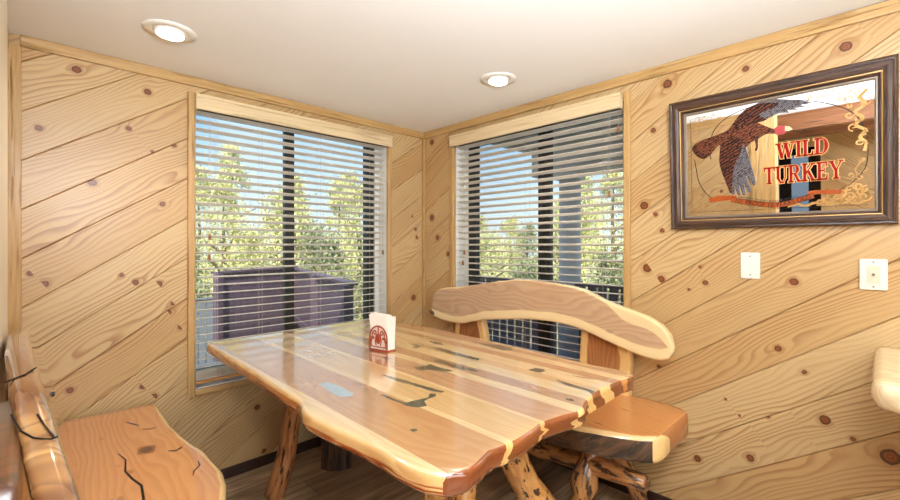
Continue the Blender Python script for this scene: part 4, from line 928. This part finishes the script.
def along(polys, path, s0, lift):
    ls = [0]
    for a, c in zip(path, path[1:]): ls.append(ls[-1]+math.dist(a, c))
    out = []
    for p in polys:
        q = []
        for x, y in p:
            s = min(max(x+s0, 0), ls[-1]-1e-6); i = max(k_ for k_ in range(len(ls)) if ls[k_] <= s); i = min(i, len(path)-2)
            t = (s-ls[i])/(ls[i+1]-ls[i]); dx, dz = path[i+1][0]-path[i][0], path[i+1][1]-path[i][1]; l = math.hypot(dx, dz)
            nx_, nz_ = dz/l, -dx/l
            if nz_ < 0: nx_, nz_ = -nx_, -nz_
            q.append((path[i][0]+dx*t+nx_*(y+lift), path[i][1]+dz*t+nz_*(y+lift)))
        out.append(q)
    return out
pr('banner_lettering', along(text_polys('101 PROOF 10 YEARS OLD', .0235), ban, .014, -.0078), 'black', 5)
pr('small_lettering', along(text_polys('KENTUCKY STRAIGHT BOURBON WHISKEY', .0115), ban, .022, .0135), 'black', 2)
# the red lettering: serif capitals built from strokes (unit height 1)
def stroke(x0, y0_, x1, y1_, w):   # w = horizontal width
    return [(x0-w/2, y0_), (x0+w/2, y0_), (x1+w/2, y1_), (x1-w/2, y1_)]
def serif(x, y, w, h=.075): return [(x-w/2, y-(h if y > .5 else 0)), (x+w/2, y-(h if y > .5 else 0)), (x+w/2, y+(0 if y > .5 else h)), (x-w/2, y+(0 if y > .5 else h))]
def hbar(x0, x1, y, h=.09): return [(x0, y-h/2), (x1, y-h/2), (x1, y+h/2), (x0, y+h/2)]
def bowl(cx, cy, rx, ry, w, a0=-90, a1=90, n=12):
    out = []
    for i in range(n):
        a, c = R(a0+(a1-a0)*i/n), R(a0+(a1-a0)*(i+1)/n)
        f = lambda t: w*(.45+.55*abs(math.cos(t)))
        out.append([(cx+rx*math.cos(a), cy+ry*math.sin(a)), (cx+rx*math.cos(c), cy+ry*math.sin(c)), (cx+(rx-f(c))*math.cos(c), cy+(ry-f(c)*.5)*math.sin(c)), (cx+(rx-f(a))*math.cos(a), cy+(ry-f(a)*.5)*math.sin(a))])
    return out
K_ = .17; k2 = .07
GL = {
 'W': (1.05, [stroke(.33, 0, .13, 1, K_), stroke(.33, 0, .53, 1, k2), stroke(.72, 0, .53, 1, K_), stroke(.72, 0, .92, 1, k2), serif(.13, 1, .34), serif(.53, 1, .30), serif(.92, 1, .26)]),
 'I': (.36, [stroke(.18, 0, .18, 1, K_), serif(.18, 0, .34), serif(.18, 1, .34)]),
 'L': (.62, [stroke(.18, 0, .18, 1, K_), serif(.18, 1, .34), hbar(.01, .58, .04), [(.48, 0), (.58, 0), (.60, .30), (.54, .30)]]),
 'D': (.78, [stroke(.18, 0, .18, 1, K_), serif(.14, 0, .28), serif(.14, 1, .28), hbar(.18, .40, .96, .08), hbar(.18, .40, .04, .08)]+bowl(.36, .5, .36, .5, K_)),
 'T': (.74, [stroke(.37, 0, .37, 1, K_), serif(.37, 0, .34), hbar(.03, .71, .955), [(.02, 1), (.12, 1), (.08, .72), (.02, .72)], [(.62, 1), (.72, 1), (.72, .72), (.66, .72)]]),
 'U': (.80, [stroke(.19, .28, .19, 1, K_), stroke(.64, .28, .64, 1, k2), serif(.19, 1, .34), serif(.64, 1, .26)]+[[(.19-K_/2+(0), .30), (.19+K_/2, .30), (.36, .10), (.30, .0)], [(.30, .0), (.36, .10), (.52, .10), (.54, .0)], [(.54, .0), (.52, .10), (.64-k2/2, .30), (.64+k2/2, .30)]]),
 'R': (.82, [stroke(.18, 0, .18, 1, K_), serif(.18, 0, .34), serif(.14, 1, .28), hbar(.18, .40, .96, .08), hbar(.18, .42, .49, .07)]+bowl(.38, .73, .28, .27, K_)+[stroke(.66, 0, .42, .49, K_), serif(.72, 0, .22)]),
 'K': (.84, [stroke(.18, 0, .18, 1, K_), serif(.18, 0, .34), serif(.18, 1, .34), stroke(.25, .42, .66, 1, k2+.02), stroke(.68, 0, .38, .58, K_), serif(.68, 0, .30), serif(.66, 1, .26)]),
 'E': (.68, [stroke(.18, 0, .18, 1, K_), serif(.14, 0, .28), hbar(.02, .60, .96), hbar(.02, .62, .04), hbar(.18, .48, .52, .08), [(.52, 1), (.60, 1), (.61, .72), (.56, .72)], [(.53, 0), (.62, 0), (.64, .30), (.58, .30)], [(.43, .66), (.48, .66), (.48, .38), (.43, .38)]]),
 'Y': (.84, [stroke(.42, 0, .42, .48, K_), stroke(.42, .44, .14, 1, K_), stroke(.42, .44, .70, 1, k2+.01), serif(.42, 0, .34), serif(.14, 1, .32), serif(.70, 1, .26)])}
def grow(p, d):
    cx, cy = sum(a for a, _ in p)/len(p), sum(c for _, c in p)/len(p); out = []; m = len(p)
    area = sum(p[i][0]*p[(i+1) % m][1]-p[(i+1) % m][0]*p[i][1] for i in range(m)); sg = 1 if area > 0 else -1
    for i in range(m):
        a, b_, c = p[i-1], p[i], p[(i+1) % m]; e1 = (b_[0]-a[0], b_[1]-a[1]); e2 = (c[0]-b_[0], c[1]-b_[1]); l1 = math.hypot(*e1) or 1; l2 = math.hypot(*e2) or 1
        n1 = (e1[1]/l1*sg, -e1[0]/l1*sg); n2 = (e2[1]/l2*sg, -e2[0]/l2*sg); k_ = 1+n1[0]*n2[0]+n1[1]*n2[1]; k_ = max(k_, .5)
        out.append((b_[0]+(n1[0]+n2[0])/k_*d, b_[1]+(n1[1]+n2[1])/k_*d))
    return out
def word(txt, ya, yb, z0_, z1_):
    tot = sum(GL[c][0] for c in txt); x = 0; sc = (yb-ya)/tot; h = z1_-z0_
    for c in txt:
        w, ps = GL[c]
        conv = [[(ya+(x+a)*sc, z0_+q*h) for a, q in p] for p in ps]
        o = pr('letter', conv, 'red', 6); o['label'] = 'red serif letter with gold outline'
        pr('letter_outline', [grow(p, .0028) for p in conv], 'gold_edge', 4, o)
        x += w
word('WILD', -2.362, -2.535, 1.727, 1.793)
word('TURKEY', -2.317, -2.578, 1.622, 1.695)
# turkey in flight
tk = pr('turkey_emblem', [cat([(-2.034,1.818),(-2.044,1.842),(-2.077,1.857),(-2.121,1.867),(-2.159,1.877),(-2.185,1.888),(-2.211,1.913),(-2.241,1.919),(-2.285,1.904),(-2.323,1.879),(-2.355,1.859),(-2.376,1.862),(-2.378,1.834),(-2.355,1.838),(-2.328,1.841),(-2.295,1.824),(-2.270,1.813),(-2.254,1.796),(-2.231,1.792),(-2.201,1.759),(-2.166,1.776),(-2.154,1.820),(-2.138,1.814),(-2.116,1.789),(-2.085,1.768),(-2.055,1.785),(-2.034,1.818)], 3)[:-1]], 'feather', 4)
tk['label'] = 'brown turkey printed in flight'
pr('wing', [cat([(-2.265,1.968),(-2.306,1.984),(-2.352,1.986),(-2.401,1.974),(-2.441,1.960),(-2.482,1.941),(-2.446,1.940),(-2.462,1.930),(-2.424,1.933),(-2.437,1.923),(-2.401,1.930),(-2.407,1.917),(-2.373,1.923),(-2.345,1.911),(-2.316,1.906),(-2.29,1.92)], 2)], 'feather_grey', 5, tk)
pr('wing', [cat([(-2.200,1.905),(-2.231,1.946),(-2.265,1.971),(-2.300,1.978),(-2.345,1.974),(-2.375,1.962),(-2.356,1.950),(-2.331,1.943),(-2.30,1.930),(-2.331,1.905),(-2.295,1.897),(-2.246,1.890)], 2)], 'feather_dark', 6, tk)
pr('wing', [cat([(-2.250,1.812),(-2.258,1.775),(-2.272,1.713),(-2.288,1.640),(-2.280,1.621),(-2.260,1.662),(-2.254,1.660),(-2.270,1.604),(-2.258,1.595),(-2.242,1.642),(-2.250,1.590),(-2.239,1.585),(-2.224,1.638),(-2.230,1.588),(-2.218,1.589),(-2.207,1.634),(-2.208,1.594),(-2.198,1.590),(-2.187,1.609),(-2.195,1.675),(-2.205,1.733),(-2.225,1.790)], 2)], 'feather_grey', 6, tk)
pr('wing', [cat([(-2.155,1.825),(-2.148,1.753),(-2.156,1.704),(-2.172,1.653),(-2.187,1.604),(-2.196,1.600),(-2.201,1.662),(-2.209,1.721),(-2.240,1.797),(-2.231,1.842),(-2.195,1.848)], 2)], 'feather_dark', 7, tk)
pr('tail_band', [cat([(-2.034,1.818),(-2.041,1.838),(-2.060,1.815),(-2.089,1.790),(-2.120,1.795),(-2.111,1.783),(-2.085,1.768),(-2.055,1.785)], 2)], 'feather_dark', 6, tk)
pr('beard', [[(-2.287,1.826),(-2.299,1.828),(-2.298,1.789),(-2.293,1.771),(-2.286,1.779),(-2.291,1.794)]], 'feather_dark', 6, tk)
pr('head', [cat([(-2.356,1.860),(-2.370,1.868),(-2.386,1.867),(-2.398,1.855),(-2.396,1.837),(-2.383,1.829),(-2.362,1.832)], 3)], 'head', 6, tk)
pr('beak', [[(-2.394,1.864),(-2.410,1.858),(-2.420,1.845),(-2.405,1.840),(-2.393,1.843)]], 'beak', 7, tk)

fm.location.x = -.040; fm.rotation_euler = (0, R(-3.2), 0)

# ------------------------------------------------------------------ outside: deck, railing, porch roof, fence, trees
b = MB(); b.box(-40, 60, -30, 90, -1.3, -1.2)
struct(b.build('ground', M['ground']))
b = MB(); b.box(.165, 2.1, -3.2, 1.4, -.25, -.06); b.box(-2.4, 2.1, .165, 1.4, -.25, -.0601)
struct(b.build('deck', M['deckfloor']))
b = MB(); b.box(.16, 2.45, -3.4, .45, 2.50, 2.58)
for i in range(9): b.box(.16, 2.40, -3.2+i*.42, -3.16+i*.42, 2.42, 2.50)
tag(b.build('porch_roof', M['porch']), 'grey porch roof underside seen through the right window', 'porch roof')
b = MB(); b.box(1.86, 2.05, -3.3, .22, 2.15, 2.42); tag(bevel(b.build('porch_beam', M['porch']), .01), 'wide grey beam carried by the porch column', 'beam')
pc = thing('porch_column', 'grey porch column standing outside the right window', 'column', (1.955, -.23, -.06))
b = MB(); b.tube([(1.955, -.23, -.06), (1.955, -.23, 2.15)], .118, 24, dome=False); b.build('shaft', M['porch'], pc, smooth=True)
b = MB(); b.box(1.82, 2.09, -.365, -.095, -.06, .03); b.box(1.83, 2.08, -.355, -.105, 2.08, 2.15); b.build('collar', M['porch'], pc)
def railing(label, pts, ztop, zbot, mat, gap=.018, bw=.14, cat_='railing', name='deck_railing', hscale=1):
    r = thing(name, label, cat_, (*pts[0], zbot))
    for (xa, ya), (xb, yb) in zip(pts, pts[1:]):
        L = math.dist((xa, ya), (xb, yb)); ang = math.atan2(yb-ya, xb-xa); rot = Matrix.Rotation(ang, 3, 'Z')
        def bb(b, u0, u1, v0, v1, z0_, z1_):
            n = len(b.v); b.box(u0, u1, v0, v1, z0_, z1_)
            for i in range(n, len(b.v)): b.v[i] = rot @ b.v[i] + Vector((xa, ya, 0))
        b = MB(); u = 0
        while u < L-.02: bb(b, u, min(u+bw, L), -.01, .01, zbot+.05, ztop-.03); u += bw+gap
        b.build('pickets', mat, r)
        b = MB(); bb(b, -.02, L+.02, -.06, .06, ztop-.03, ztop); b.build('top_rail', mat, r)
        b = MB(); bb(b, 0, L, .01, .05, zbot+.08, zbot+.16); b.build('bottom_rail', mat, r)
        m = max(1, round(L/1.8))
        for i in range(m+1):
            b = MB(); bb(b, L*i/m-.045, L*i/m+.045, -.045+.06, .045+.06, zbot, ztop-.03); b.build('post', mat, r)
railing('purple brown deck railing of upright boards outside the left window', [(.15, 1.35), (1.05, 4.7)], .95, -.06, M['deck'], gap=.02, bw=.11)
railing('purple brown board fence running left behind the deck railing', [(1.1, 4.85), (-.45, 4.05)], .97, -.3, M['deck'], gap=.012, bw=.13, name='board_fence', cat_='fence')
railing('purple brown deck railing beyond the porch column', [(1.95, 1.35), (1.95, -3.1)], .94, -.06, M['deck'], gap=.03, bw=.09)
railing('low grey fence seen at the lower left of the left window', [(1.6, 7.0), (-2.2, 7.0)], .28, -1.2, M['deck_lt'], gap=.02, bw=.12, name='board_fence', cat_='fence')

def tree_proto(seed, leafm, hgt, wid, n=6500):
    rnd = random.Random(seed); r = thing('juniper_tree', 'x', 'tree')
    b = MB(); b.tube([(0, 0, 0), (.05, .03, hgt*.3), (-.03, .05, hgt*.6), (.02, 0, hgt*.85)], [.13, .10, .06, .02], 8)
    for i in range(7):
        a = rnd.uniform(0, 6.28); z = hgt*rnd.uniform(.2, .6); b.tube([(0, 0, z), (math.cos(a)*wid*.35, math.sin(a)*wid*.35, z+.3), (math.cos(a)*wid*.7, math.sin(a)*wid*.7, z+.5)], [.05, .035, .015], 6)
    b.build('trunk', M['trunk'], r)
    cl = []
    for i in range(64):
        z = rnd.uniform(.08, 1.0)**.9; w = wid*(1-.8*z**1.5)*rnd.uniform(.35, 1.0); a = rnd.uniform(0, 6.28); cl.append((Vector((math.cos(a)*w, math.sin(a)*w, z*hgt)), rnd.uniform(.10, .24)*wid*(1.15-.6*z)))
    V, F = [], []
    for i in range(n):
        c, s = rnd.choice(cl)
        p = c+Vector((rnd.gauss(0, s), rnd.gauss(0, s), rnd.gauss(0, s*.8)))
        if p.z < .05: p.z = .05+rnd.random()*.2
        q = rnd.uniform(.025, .062); u = Vector((rnd.gauss(0, 1)-.5, rnd.gauss(0, 1)-.6, rnd.gauss(0, 1)+.7)).normalized(); v = u.orthogonal().normalized(); v.rotate(Matrix.Rotation(rnd.uniform(0, 6.28), 3, u))
        w = u.cross(v)
        k_ = len(V); V += [p-v*q, p+w*q*.6, p+v*q, p-w*q*.6]; F += [(k_, k_+1, k_+2, k_+3)]
    link('foliage', V, F, leafm, r)
    return r
PH = [4.6, 3.9, 3.2, 5.2]
protos = [tree_proto(1, M['leaf'], 4.6, 1.5), tree_proto(2, M['leaf'], 3.9, 1.6), tree_proto(3, M['leaf2'], 3.2, 1.4), tree_proto(4, M['leaf'], 5.2, 1.35)]
used = set(); rnd = random.Random(21)
KIND = ['bushy yellow-green tree', 'broad pale green tree', 'dark green tree', 'slim yellow-green tree']
ORD = ['first', 'second', 'third', 'fourth', 'fifth', 'sixth']
# rows: (words, distance, [(direction in degrees from +x, kind, height)])
rows = [('in the nearest row beyond the left window', 11.0, [(78, 2, 2.7), (70.5, 1, 2.9), (62.5, 2, 3.0), (54, 2, 2.9)]),
        ('in the second row beyond the left window', 14.2, [(81, 1, 4.0), (73.5, 0, 4.5), (65.5, 1, 4.0), (57.5, 0, 4.5)]),
        ('in the third row beyond the left window', 17.6, [(76, 3, 5.2), (67.5, 1, 4.5), (60, 3, 5.1), (52, 0, 4.6)]),
        ('in the farthest row beyond the left window', 21.6, [(79, 0, 5.8), (72.5, 3, 6.9), (65.5, 0, 5.8), (58.8, 3, 6.0), (53, 1, 5.4)]),
        ('in the nearest row beyond the right window', 9.6, [(44, 2, 2.1), (35.5, 2, 2.2), (25, 2, 2.4)]),
        ('in the second row beyond the right window', 12.8, [(40, 1, 2.9), (29, 1, 4.2), (20.5, 0, 4.9)]),
        ('in the third row beyond the right window', 17.2, [(45, 2, 3.2), (37.5, 0, 3.6), (31, 1, 4.2), (24.5, 3, 5.9)]),
        ('in the farthest row beyond the right window', 22.5, [(41.5, 0, 4.0), (35.2, 2, 3.6), (28.3, 0, 6.2), (22, 3, 6.8)])]
for words, d, items in rows:
    for i, (a, k_, hh) in enumerate(items):
        s_ = hh/PH[k_]
        if k_ not in used: r = protos[k_]; used.add(k_)
        else:
            r = protos[k_].copy(); C.objects.link(r)
            for ch in list(protos[k_].children): c = ch.copy(); C.objects.link(c); c.parent = r
        r.location = (-2.34+d*math.cos(R(a)), -2.69+d*math.sin(R(a)), -1.2); r.scale = (s_*.8, s_*.8, s_); r.rotation_euler = (0, 0, rnd.uniform(0, 6.28))
        r['label'] = '%s, %s from the left %s' % (KIND[k_], ORD[i], words); r['category'] = 'tree'; r['group'] = 'trees beyond the deck'
